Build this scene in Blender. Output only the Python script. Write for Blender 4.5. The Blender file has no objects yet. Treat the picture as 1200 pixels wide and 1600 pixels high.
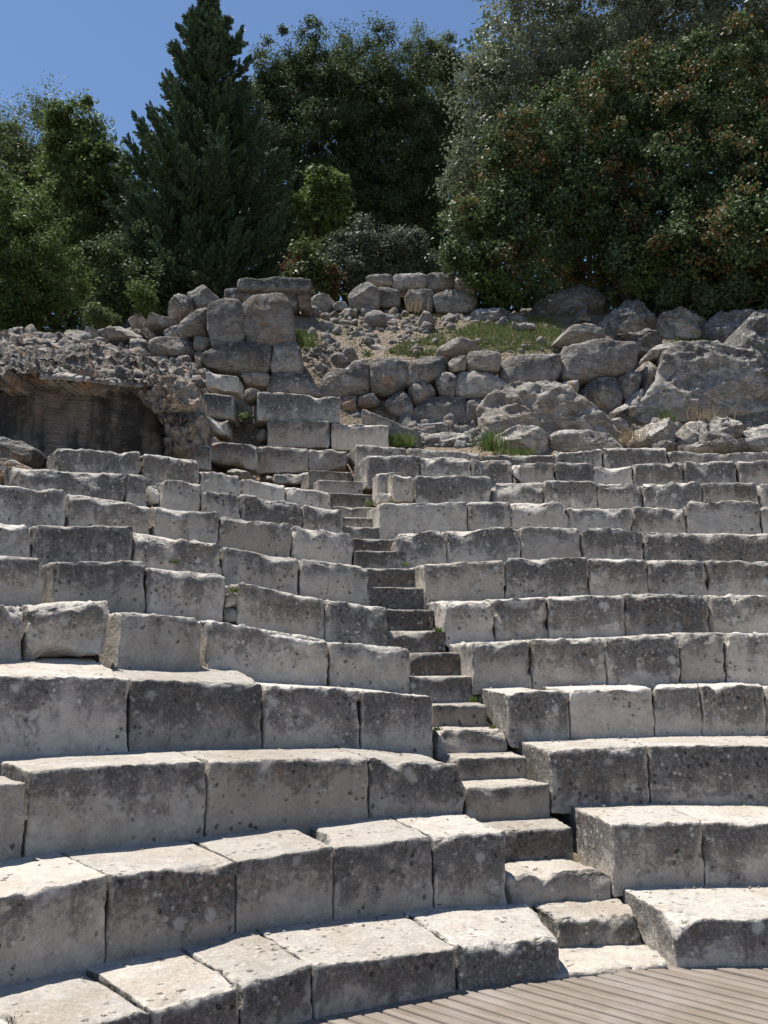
import bpy, math, random
import numpy as np
from math import radians, sin, cos, tan, pi
rng = np.random.default_rng(7); random.seed(7)
scene = bpy.context.scene
COL = scene.collection

# ---------------------------------------------------------------- camera, sky, sun, exposure
EYE, TH, F = 1.77, 0.150, 1445.0          # eye height, pitch up, focal length in photo pixels (1200 x 1600)
camd = bpy.data.cameras.new('camera'); cam = bpy.data.objects.new('camera', camd); COL.objects.link(cam)
cam.location = (0, 0, EYE); cam.rotation_euler = (pi/2 + TH, 0, 0)
camd.sensor_fit = 'VERTICAL'; camd.sensor_height = 24.0; camd.lens = 24.0*F/1600
camd.clip_start = 0.05; camd.clip_end = 2000
scene.camera = cam

SUN = np.array([-0.30, 0.15, 0.94]); SUN /= np.linalg.norm(SUN)      # direction towards the sun
sun_el = math.asin(SUN[2]); sun_az = math.atan2(SUN[0], SUN[1])
w = bpy.data.worlds.new('World'); scene.world = w; w.use_nodes = True
nt = w.node_tree; bg = nt.nodes['Background']
sky = nt.nodes.new('ShaderNodeTexSky'); sky.sky_type = 'NISHITA'; sky.sun_disc = False
sky.sun_elevation = sun_el; sky.sun_rotation = sun_az
sky.air_density = 1.0; sky.dust_density = 0.15; sky.ozone_density = 5.0; sky.altitude = 50
nt.links.new(sky.outputs[0], bg.inputs[0]); bg.inputs[1].default_value = 0.092
sl = bpy.data.lights.new('sun', 'SUN'); sl.energy = 4.9; sl.angle = radians(0.5); sl.color = (1, 0.955, 0.88)
so = bpy.data.objects.new('sun', sl); COL.objects.link(so); so.location = (-6, 3, 30)
from mathutils import Vector, Matrix
so.rotation_euler = Vector(SUN).to_track_quat('Z', 'Y').to_euler()
scene.view_settings.view_transform = 'Standard'; scene.view_settings.look = 'None'
scene.view_settings.gamma = 1.0; scene.view_settings.exposure = 0.55
scene.render.engine = 'CYCLES'
scene.cycles.max_bounces = 6; scene.cycles.diffuse_bounces = 4; scene.cycles.transparent_max_bounces = 8

# ---------------------------------------------------------------- photo geometry -> world
CT, ST = cos(TH), sin(TH)
CX, CY, R0, T, H = 2.35, 0.09, 4.40, 0.652, 0.38     # plan centre of the theatre, radius of row 0, tread, riser
def ray(px, py):
    x = (px-600)/F; y = (800-py)/F
    return np.array([x, CT - y*ST, ST + y*CT])
def at_y(px, py, Y):
    d = ray(px, py); p = d*(Y/d[1]); p[2] += EYE; return p
def at_r(px, py, R):
    d = ray(px, py); a = d[0]**2+d[1]**2; b = -2*(d[0]*CX+d[1]*CY); c = CX**2+CY**2-R*R
    t = (-b+math.sqrt(b*b-4*a*c))/(2*a); p = d*t; p[2] += EYE; return p
def at_z(px, py, z):
    d = ray(px, py); t = (z-EYE)/d[2]; p = d*t; p[2] += EYE; return p
def row_r(n): return R0 + T*n

# ---------------------------------------------------------------- numpy noise
_perm = rng.permutation(256); _perm = np.concatenate([_perm]*3)
_g = rng.normal(size=(256, 3)); _g /= np.linalg.norm(_g, axis=1)[:, None]
def perlin(p):
    p = np.asarray(p, float); i = np.floor(p).astype(int); f = p-i; i &= 255
    u = f*f*f*(f*(f*6-15)+10); out = 0
    for dx in (0, 1):
        for dy in (0, 1):
            for dz in (0, 1):
                h = _perm[_perm[_perm[(i[:, 0]+dx) & 255]+((i[:, 1]+dy) & 255)]+((i[:, 2]+dz) & 255)]
                d = f-np.array([dx, dy, dz]); g = (_g[h]*d).sum(1)
                wx = u[:, 0] if dx else 1-u[:, 0]; wy = u[:, 1] if dy else 1-u[:, 1]; wz = u[:, 2] if dz else 1-u[:, 2]
                out = out+g*wx*wy*wz
    return out
def fbm(p, o=3, gain=.5):
    s = 0; a = 1
    for k in range(o): s = s+a*perlin(p*(2.03**k)+k*17.3); a *= gain
    return s
def ridged(p, o=3):
    s = 0; a = 1
    for k in range(o): s = s+a*(1-2*np.abs(perlin(p*(2.03**k)+k*9.1))*1.6); a *= .5
    return s-0.9
def vnoise(p, o=2): return np.stack([fbm(p+31.7, o), fbm(p+77.1, o), fbm(p+5.3, o)], 1)
def sstep(a, b, x): t = np.clip((x-a)/(b-a), 0, 1); return t*t*(3-2*t)

# ---------------------------------------------------------------- node materials
class NT:
    def __init__(s, name):
        s.m = bpy.data.materials.new(name); s.m.use_nodes = True; s.t = s.m.node_tree
        s.b = s.t.nodes['Principled BSDF']; s.out = s.t.nodes['Material Output']
        s.b.inputs['Roughness'].default_value = .9; s.b.inputs['Specular IOR Level'].default_value = .25
    def n(s, typ, **k):
        o = s.t.nodes.new(typ)
        for a, v in k.items(): setattr(o, a, v)
        return o
    def l(s, a, b): s.t.links.new(a, b)
    def set(s, sock, v):
        if isinstance(v, bpy.types.NodeSocket): s.l(v, sock)
        elif isinstance(v, (tuple, list)) and len(v) == 3 and sock.type == 'RGBA': sock.default_value = (*v, 1)
        else: sock.default_value = v
    def coord(s, rand=True):
        g = s.n('ShaderNodeTexCoord'); 
        geo = s.n('ShaderNodeNewGeometry')
        if not rand: return geo.outputs['Position']
        oi = s.n('ShaderNodeObjectInfo'); m = s.math('MULTIPLY', oi.outputs['Random'], 57.0)
        a = s.n('ShaderNodeVectorMath', operation='ADD'); s.l(geo.outputs['Position'], a.inputs[0])
        s.l(m, a.inputs[1]); return a.outputs[0]
    def noise(s, vec, scale, detail=4, rough=.6, dist=0.0):
        o = s.n('ShaderNodeTexNoise'); s.l(vec, o.inputs['Vector']); o.inputs['Scale'].default_value = scale
        o.inputs['Detail'].default_value = detail; o.inputs['Roughness'].default_value = rough; o.inputs['Distortion'].default_value = dist
        return o.outputs[0]
    def voro(s, vec, scale, feature='F1', rnd=1.0):
        o = s.n('ShaderNodeTexVoronoi', feature=feature); s.l(vec, o.inputs['Vector']); o.inputs['Scale'].default_value = scale
        o.inputs['Randomness'].default_value = rnd
        return o.outputs['Distance']
    def math(s, op, a, b=None, c=None, clamp=False):
        o = s.n('ShaderNodeMath', operation=op); o.use_clamp = clamp
        s.set(o.inputs[0], a)
        if b is not None: s.set(o.inputs[1], b)
        if c is not None: s.set(o.inputs[2], c)
        return o.outputs[0]
    def ramp(s, v, lo, hi, a=0.0, b=1.0):
        o = s.n('ShaderNodeMapRange'); o.interpolation_type = 'SMOOTHSTEP'; s.l(v, o.inputs[0])
        o.inputs[1].default_value = lo; o.inputs[2].default_value = hi; o.inputs[3].default_value = a; o.inputs[4].default_value = b
        return o.outputs[0]
    def mix(s, f, a, b):
        o = s.n('ShaderNodeMix', data_type='RGBA'); s.set(o.inputs[0], f); s.set(o.inputs[6], a); s.set(o.inputs[7], b)
        return o.outputs[2]
    def attr(s, name, typ='GEOMETRY'):
        o = s.n('ShaderNodeAttribute'); o.attribute_name = name; o.attribute_type = typ; return o.outputs['Fac']
    def bump(s, h, dist, strength=1.0, prev=None):
        o = s.n('ShaderNodeBump'); o.inputs['Distance'].default_value = dist; o.inputs['Strength'].default_value = strength
        s.l(h, o.inputs['Height'])
        if prev is not None: s.l(prev, o.inputs['Normal'])
        return o.outputs[0]
    def color(s, c): s.set(s.b.inputs['Base Color'], c)
    def normal(s, n): s.l(n, s.b.inputs['Normal'])

def stone_material(name, pale, grey, dark, tread, warm, cracky=0.0):
    s = NT(name); c = s.coord(True)
    hf = s.attr('hfrac'); od = s.attr('stain', 'OBJECT'); ow = s.attr('warmth', 'OBJECT')
    oi = s.n('ShaderNodeObjectInfo').outputs['Random']
    n1 = s.noise(c, 2.2, 3, .55); n2 = s.noise(c, 9, 5, .65, .4); n3 = s.noise(c, 38, 4, .7); n4 = s.noise(c, 5.5, 6, .7, .8)
    base = s.mix(s.ramp(n2, .35, .65), grey, pale)
    r2 = s.math('FRACT', s.math('MULTIPLY', oi, 7.31)); r3 = s.math('FRACT', s.math('MULTIPLY', oi, 23.7))
    base = s.mix(s.math('MULTIPLY', s.math('MULTIPLY', r3, r3), .5), base, warm)
    base = s.mix(s.math('MULTIPLY', s.ramp(n1, .45, .72), .45), base, warm)
    base = s.mix(s.math('MULTIPLY', ow, s.ramp(s.noise(c, 3.1, 4, .6), .46, .62)), base, (.36, .20, .105))
    # weathered black crust: grows from the upper part of each block, broken up by noise
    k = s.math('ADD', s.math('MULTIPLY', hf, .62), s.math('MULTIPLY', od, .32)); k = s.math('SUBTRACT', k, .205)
    k = s.math('ADD', k, s.math('MULTIPLY', n4, .9)); k = s.math('ADD', k, s.math('MULTIPLY', s.math('SUBTRACT', n3, .5), 1.15))
    k = s.math('ADD', k, s.math('MULTIPLY', s.math('SUBTRACT', n1, .5), .55))
    k = s.math('ADD', k, s.math('MULTIPLY', s.math('SUBTRACT', r2, .5), .42))
    mps = s.n('ShaderNodeMapping'); s.l(c, mps.inputs[0]); mps.inputs['Scale'].default_value = (9, 9, .7)
    k = s.math('ADD', k, s.math('MULTIPLY', s.math('SUBTRACT', s.noise(mps.outputs[0], 1.0, 4, .6), .5), .5))
    crust = s.ramp(k, .58, .92)
    geo = s.n('ShaderNodeNewGeometry'); sep = s.n('ShaderNodeSeparateXYZ'); s.l(geo.outputs['True Normal'], sep.inputs[0])
    top = s.ramp(s.math('ADD', sep.outputs[2], s.math('MULTIPLY', s.math('SUBTRACT', n2, .5), .5)), .55, .85)
    dk = s.mix(s.math('MULTIPLY', s.ramp(s.noise(c, 12, 4, .7), .5, .66), s.ramp(r3, .3, .9)), dark, (.15, .10, .07))
    dk = s.mix(s.ramp(s.math('ADD', s.math('MULTIPLY', n3, .6), s.math('MULTIPLY', s.noise(c, 95, 3, .7), .4)), .44, .64, 0, .5), dk, grey)
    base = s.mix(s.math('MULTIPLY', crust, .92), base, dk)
    # up-facing surfaces take a paler colour
    tcol = s.mix(s.ramp(n4, .3, .7), tread, pale); tcol = s.mix(s.math('MULTIPLY', s.ramp(n2, .48, .72), .6), tcol, grey); tcol = s.mix(s.ramp(n1, .42, .68, 0, .6), tcol, warm)
    tcol = s.mix(s.ramp(s.math('ADD', n4, s.math('MULTIPLY', s.math('SUBTRACT', n3, .5), .8)), .60, .82, 0, .7), tcol, dark)
    tw = s.math('MULTIPLY', top, s.math('SUBTRACT', 1.0, s.math('MULTIPLY', od, .35)))
    base = s.mix(tw, base, tcol)
    # round pale lichen spots, then darker pits
    v = s.voro(c, 7.0); sp = s.math('MULTIPLY', s.ramp(s.math('ADD', v, s.math('MULTIPLY', s.math('SUBTRACT', n3, .5), .7)), .30, .16), s.ramp(s.noise(c, 2.7, 2), .52, .60))
    base = s.mix(s.math('MULTIPLY', sp, .75), base, (.50, .49, .455))
    v3 = s.voro(c, 19.0); sp3 = s.math('MULTIPLY', s.ramp(s.math('ADD', v3, s.math('MULTIPLY', s.math('SUBTRACT', n3, .5), .5)), .30, .16), s.ramp(s.noise(c, 5.7, 3), .50, .58))
    base = s.mix(s.math('MULTIPLY', sp3, .75), base, (.56, .54, .50))
    v2 = s.math('ADD', s.voro(c, 17.0), s.math('MULTIPLY', s.math('SUBTRACT', n3, .5), .9)); pit = s.math('MULTIPLY', s.ramp(v2, .24, .10), s.ramp(s.noise(c, 4.9, 4), .50, .60))
    base = s.mix(s.math('MULTIPLY', pit, .6), base, (.045, .042, .038))
    ed = s.attr('edge'); base = s.mix(s.math('MULTIPLY', ed, s.ramp(n2, .42, .58, 0, .55)), base, tread)  # fresh broken edges, plus sunlit edge brightness put into the colour
    ck = s.math('ABSOLUTE', s.math('SUBTRACT', s.noise(c, 1.0, 3, .5, 0), .5)); ck = s.math('MULTIPLY', s.ramp(ck, .0042, .0008), s.ramp(s.noise(c, 1.3, 2), .74, .78))
    base = s.mix(s.math('MULTIPLY', ck, .7), base, (.05, .045, .04))
    tone = s.math('ADD', .74, s.math('MULTIPLY', oi, .46))
    tn = s.math('MULTIPLY', tone, s.ramp(n3, .2, .8, .82, 1.16))
    mm = s.n('ShaderNodeVectorMath', operation='SCALE'); s.l(base, mm.inputs[0]); s.l(tn, mm.inputs[3])
    s.color(mm.outputs[0])
    hgt = s.math('ADD', s.math('MULTIPLY', n2, .6), s.math('MULTIPLY', n3, .4)); hgt = s.math('SUBTRACT', hgt, s.math('MULTIPLY', pit, .6)); hgt = s.math('SUBTRACT', hgt, s.math('MULTIPLY', ck, .8))
    if cracky:
        mw = s.n('ShaderNodeMapping'); s.l(c, mw.inputs[0]); mw.inputs['Scale'].default_value = (2.2, 2.2, 4.5)
        cr = s.math('ABSOLUTE', s.math('SUBTRACT', s.noise(mw.outputs[0], 1.0, 6, .62, .5), .5)); hgt = s.math('ADD', hgt, s.math('MULTIPLY', s.ramp(cr, 0, .06), cracky))
    nb = s.bump(hgt, .035 if not cracky else .06, 1.0); nb = s.bump(s.noise(c, 120, 3, .7), .004, .7, nb)
    s.normal(nb); return s.m

M = {}
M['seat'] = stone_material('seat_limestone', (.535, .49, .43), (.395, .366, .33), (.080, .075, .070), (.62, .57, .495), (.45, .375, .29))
M['step'] = stone_material('step_limestone', (.40, .36, .31), (.29, .265, .235), (.075, .068, .06), (.52, .47, .40), (.36, .29, .22))
M['wall'] = stone_material('wall_limestone', (.41, .385, .35), (.29, .275, .255), (.075, .072, .069), (.43, .41, .375), (.37, .30, .23), .35)
M['rock'] = stone_material('bedrock', (.46, .435, .40), (.34, .325, .30), (.10, .097, .093), (.50, .475, .435), (.40, .33, .255), .5)

def mat_earth():
    s = NT('earth'); c = s.coord(False)
    n1 = s.noise(c, 1.3, 5, .6); n2 = s.noise(c, 14, 5, .7); v = s.voro(c, 16)
    b = s.mix(s.ramp(n2, .35, .65), (.17, .12, .08), (.27, .22, .165)); b = s.mix(s.ramp(n1, .5, .65), b, (.16, .13, .085))
    b = s.mix(s.ramp(v, .28, .16, 0, .8), b, (.42, .38, .33)); s.color(b)
    s.normal(s.bump(s.math('SUBTRACT', n2, v), .05, .9)); return s.m
M['earth'] = mat_earth()

def mat_brick():
    s = NT('roman_brick'); c = s.coord(False)
    mp = s.n('ShaderNodeMapping'); s.l(s.n('ShaderNodeTexCoord').outputs['UV'], mp.inputs[0])
    br = s.n('ShaderNodeTexBrick'); s.l(mp.outputs[0], br.inputs['Vector']); br.inputs['Scale'].default_value = 1
    br.inputs['Brick Width'].default_value = .30; br.inputs['Row Height'].default_value = .055; br.inputs['Mortar Size'].default_value = .014
    br.inputs['Mortar Smooth'].default_value = .3
    for k, v in (('Color1', (.30, .205, .155, 1)), ('Color2', (.17, .13, .105, 1)), ('Mortar', (.30, .27, .235, 1))): br.inputs[k].default_value = v
    n1 = s.noise(c, 2.0, 5, .65); n2 = s.noise(c, 11, 5, .7)
    mp2 = s.n('ShaderNodeMapping'); s.l(c, mp2.inputs[0]); mp2.inputs['Scale'].default_value = (3.2, 3.2, .35)
    st = s.noise(mp2.outputs[0], 1.0, 4, .6)
    b = s.mix(s.ramp(n1, .40, .54), br.outputs[0], (.20, .165, .135)); b = s.mix(s.ramp(st, .40, .60, 0, .9), b, (.042, .040, .038)); b = s.mix(s.ramp(n2, .55, .75, 0, .6), b, (.27, .24, .2))
    s.color(b); h = s.math('SUBTRACT', s.math('MULTIPLY', n2, .8), br.outputs['Fac']); s.normal(s.bump(h, .05, 1)); return s.m
M['brick'] = mat_brick()

def mat_deck():
    s = NT('deck_boards'); c = s.n('ShaderNodeTexCoord').outputs['UV']
    sep = s.n('ShaderNodeSeparateXYZ'); s.l(c, sep.inputs[0])
    idx = s.math('FLOOR', s.math('DIVIDE', sep.outputs[1], PLANK))
    wn = s.n('ShaderNodeTexWhiteNoise', noise_dimensions='1D'); s.l(idx, wn.inputs['W'])
    off = s.n('ShaderNodeCombineXYZ'); s.l(s.math('MULTIPLY', wn.outputs[0], 40), off.inputs[0]); s.l(s.math('MULTIPLY', wn.outputs[0], 13), off.inputs[2])
    a = s.n('ShaderNodeVectorMath', operation='ADD'); s.l(c, a.inputs[0]); s.l(off.outputs[0], a.inputs[1])
    mp = s.n('ShaderNodeMapping'); s.l(a.outputs[0], mp.inputs[0]); mp.inputs['Scale'].default_value = (1.2, 26, 1)
    g = s.noise(mp.outputs[0], 3, 5, .6); d = s.noise(c, 3, 5, .65)
    b = s.mix(s.ramp(g, .3, .7), (.165, .135, .107), (.28, .237, .195)); b = s.mix(s.ramp(d, .4, .7, 0, .5), b, (.34, .305, .27))
    b = s.mix(s.ramp(wn.outputs[0], 0, 1, 0, .35), b, (.18, .135, .1))
    s.color(b); s.b.inputs['Roughness'].default_value = .75; s.normal(s.bump(g, .004, .7)); return s.m
PLANK = .082

def mat_leaf(name, c1, c2, c3=None, spec=.5, rough=.45, trans=.25):
    s = NT(name); t = s.attr('tint')
    b = s.mix(t, c1, c2)
    if c3: b = s.mix(s.ramp(s.attr('pod'), .4, .6), b, c3)
    s.color(b); s.b.inputs['Roughness'].default_value = rough; s.b.inputs['Specular IOR Level'].default_value = spec
    tr = s.n('ShaderNodeBsdfTranslucent'); s.l(b, tr.inputs[0]); mx = s.n('ShaderNodeMixShader'); mx.inputs[0].default_value = trans
    s.l(s.b.outputs[0], mx.inputs[1]); s.l(tr.outputs[0], mx.inputs[2]); s.l(mx.outputs[0], s.out.inputs[0]); return s.m
M['leaf_conifer'] = mat_leaf('conifer_needles', (.038, .075, .045), (.095, .14, .07), None, .2, .6, .12)
M['leaf_olive'] = mat_leaf('olive_green_leaves', (.08, .12, .045), (.145, .175, .075), None, .15, .55, .38)
M['leaf_bright'] = mat_leaf('bright_green_leaves', (.07, .125, .036), (.145, .185, .06), None, .15, .55, .38)
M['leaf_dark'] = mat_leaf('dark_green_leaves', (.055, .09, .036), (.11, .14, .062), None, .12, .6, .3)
M['leaf_silver'] = mat_leaf('silvery_leaves', (.115, .145, .08), (.235, .255, .17), None, .35, .5, .35)
M['leaf_judas'] = mat_leaf('broad_leaves_and_pods', (.050, .090, .034), (.105, .145, .056), (.20, .12, .05), .22, .55, .3)
M['leaf_grey'] = mat_leaf('grey_green_leaves', (.085, .11, .07), (.145, .165, .115), None, .2, .5, .25)
M['leaf_red'] = mat_leaf('red_tinged_leaves', (.06, .09, .03), (.10, .12, .04), (.15, .05, .035), .3, .5, .3)
M['grass'] = mat_leaf('grass_blades', (.085, .14, .03), (.17, .20, .065), (.30, .25, .13), .2, .6, .3)
M['dry'] = mat_leaf('dry_grass', (.34, .25, .14), (.42, .33, .2), None, .2, .6, .3)
def mat_bark():
    s = NT('bark'); c = s.coord(True); n = s.noise(c, 9, 5, .7)
    s.color(s.mix(n, (.04, .033, .027), (.13, .11, .09))); s.normal(s.bump(n, .04, 1)); return s.m
M['bark'] = mat_bark()

# ---------------------------------------------------------------- object helpers
def mesh_np(name, verts, faces, mat, smooth=True, attrs=None):
    """faces: (n,4) or (n,3) int array or list of arrays"""
    me = bpy.data.meshes.new(name); fl = faces if isinstance(faces, list) else [faces]
    verts = np.asarray(verts, np.float32)
    loops = np.concatenate([f.ravel() for f in fl]); sizes = np.concatenate([np.full(len(f), f.shape[1]) for f in fl])
    me.vertices.add(len(verts)); me.vertices.foreach_set('co', verts.ravel())
    me.loops.add(len(loops)); me.loops.foreach_set('vertex_index', loops.astype(np.int32))
    me.polygons.add(len(sizes)); me.polygons.foreach_set('loop_start', np.concatenate([[0], np.cumsum(sizes)[:-1]]).astype(np.int32))
    me.update(calc_edges=True)
    if smooth: me.polygons.foreach_set('use_smooth', np.ones(len(sizes), bool))
    for k, (dom, v) in (attrs or {}).items():
        a = me.attributes.new(k, 'FLOAT', dom); a.data.foreach_set('value', np.asarray(v, np.float32))
    me.materials.append(mat); me.validate(); return me
def link(name, me, parent=None):
    o = bpy.data.objects.new(name, me); COL.objects.link(o)
    if parent: o.parent = parent
    return o
def tag(o, label=None, cat=None, group=None, kind=None):
    for k, v in (('label', label), ('category', cat), ('group', group), ('kind', kind)):
        if v: o[k] = v
    return o
def empty(name, loc):
    o = bpy.data.objects.new(name, None); COL.objects.link(o); o.location = loc; o.empty_display_size = .2
    bpy.context.view_layer.update(); return o
def place(o, verts_origin): o.location = verts_origin
ALL = []
def stone_obj(name, V, Fc, mat, stain=.3, warmth=0.0, hf=None, parent=None, smooth=True):
    V = np.asarray(V); org = np.array([V[:, 0].mean(), V[:, 1].mean(), V[:, 2].min()])
    if hf is None:
        z = V[:, 2]; hf = (z-z.min())/(np.ptp(z)+1e-6)
    if parent is not None: org = np.array(parent.location)
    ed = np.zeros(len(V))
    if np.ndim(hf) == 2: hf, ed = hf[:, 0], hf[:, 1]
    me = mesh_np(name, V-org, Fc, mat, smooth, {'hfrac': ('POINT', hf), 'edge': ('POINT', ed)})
    o = link(name, me, parent)
    if parent is None: o.location = org
    o['stain'] = float(stain); o['warmth'] = float(warmth); return o

# ---------------------------------------------------------------- eroded hexahedral block
def cuts(L, step):
    e = [0, .010, .024, .045, .075]
    if L < .2: return np.linspace(0, L, 8)
    n = max(2, int((L-.15)/step)); mid = np.linspace(.075, L-.075, n+1)[1:-1]
    return np.concatenate([e, mid, L-np.array(e[::-1])])
def hexa(c8, step=.035, r0=.022, rough=1.0, seed=0, chips=1.0):
    """c8[i][j][k] corners, i: 0 left 1 right, j: 0 front 1 back, k: 0 bottom 1 top -> verts, quads, hfrac"""
    c8 = np.asarray(c8, float)
    L = np.array([np.linalg.norm(c8[1]-c8[0], axis=-1).mean(), np.linalg.norm(c8[:, 1]-c8[:, 0], axis=-1).mean(), np.linalg.norm(c8[:, :, 1]-c8[:, :, 0], axis=-1).mean()])
    A = [cuts(L[0], step), cuts(L[1], step*1.5), cuts(L[2], step)]; n = [len(a) for a in A]
    I, J, K = np.meshgrid(range(n[0]), range(n[1]), range(n[2]), indexing='ij')
    surf = (I == 0) | (I == n[0]-1) | (J == 0) | (J == n[1]-1) | (K == 0) | (K == n[2]-1)
    idx = -np.ones(n, int); idx[surf] = np.arange(surf.sum())
    P = np.stack([A[0][I[surf]], A[1][J[surf]], A[2][K[surf]]], 1)
    Q = []
    def q(a, flip): 
        f = np.stack([a[:-1, :-1], a[1:, :-1], a[1:, 1:], a[:-1, 1:]], -1).reshape(-1, 4)
        Q.append(f[:, ::-1] if flip else f)
    q(idx[0], True); q(idx[-1], False); q(idx[:, 0], False); q(idx[:, -1], True); q(idx[:, :, 0], True); q(idx[:, :, -1], False)
    off = np.array([seed*13.7 % 97, seed*7.3 % 89, seed*3.1 % 83])
    hh = L/2; p = P-hh
    nz = fbm(P*2.6+off, 2); n2 = fbm(P*5.5+off+40, 2)
    fm = np.where((P[:, 1] < .16) & (P[:, 2] > L[2]*.35), 1.0, .22)
    r = r0*(1+1.1*nz)*np.maximum(fm, .55)+fm*chips*.06*sstep(.15, .6, nz+.25*n2)*rough**1.4
    r = np.clip(r, .006, min(.16, hh.min()*.75))[:, None]
    inn = np.sign(p)*np.minimum(np.abs(p), hh-r); d = np.abs(p)-(hh-r); d = np.maximum(d, 0); ln = np.linalg.norm(d, axis=1)[:, None]+1e-9
    p2 = inn+np.sign(p)*d*(r/ln)
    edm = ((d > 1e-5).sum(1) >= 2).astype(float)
    p2 = p2+edm[:, None]*rough*(.022*vnoise(P*13+off+3, 3))
    # broken corners and edges: flat fracture planes
    g_ = np.random.default_rng(int(seed)*7+3)
    for _ in range(int(3+4*rough)):
        nn_ = np.array([g_.choice([-1, 0, 0, 1]), g_.choice([-1, -1, 0]), g_.choice([1, 1, -1])])*1.0
        if np.count_nonzero(nn_) < 2: continue
        pt = np.array([g_.uniform(-1, 1)*hh[0], -hh[1], hh[2]]); pt = np.where(nn_ != 0, nn_*hh, pt)
        nn_ = nn_+g_.normal(size=3)*np.array([.45, .25, .25]); nn_ /= np.linalg.norm(nn_)
        lim_ = pt@nn_-g_.uniform(.004, .030)*rough**1.5; e_ = p2@nn_-lim_; hit = e_ > 0
        near_ = np.exp(-(np.abs(p2[:, 0]-pt[0])/g_.uniform(.06, .22))**4)
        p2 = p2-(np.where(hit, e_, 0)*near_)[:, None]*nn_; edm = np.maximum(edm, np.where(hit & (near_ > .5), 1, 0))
    # bruised, uneven faces
    p2 = p2+rough*(.004*vnoise(P*1.9+off+9, 2)+np.where(P[:, 1] < .12, .011, .006)[:, None]*vnoise(P*7.5+off, 2)+.0055*vnoise(P*21+off, 1))
    t = (p2+hh)/L
    W = 0
    for i in (0, 1):
        for j in (0, 1):
            for k in (0, 1):
                wt = (t[:, 0] if i else 1-t[:, 0])*(t[:, 1] if j else 1-t[:, 1])*(t[:, 2] if k else 1-t[:, 2])
                W = W+wt[:, None]*c8[i, j, k]
    W = W+.016*rough*vnoise(W*1.9, 2)
    return W, np.concatenate(Q), np.stack([np.clip(P[:, 2]/L[2], 0, 1), edm], 1)

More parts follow.
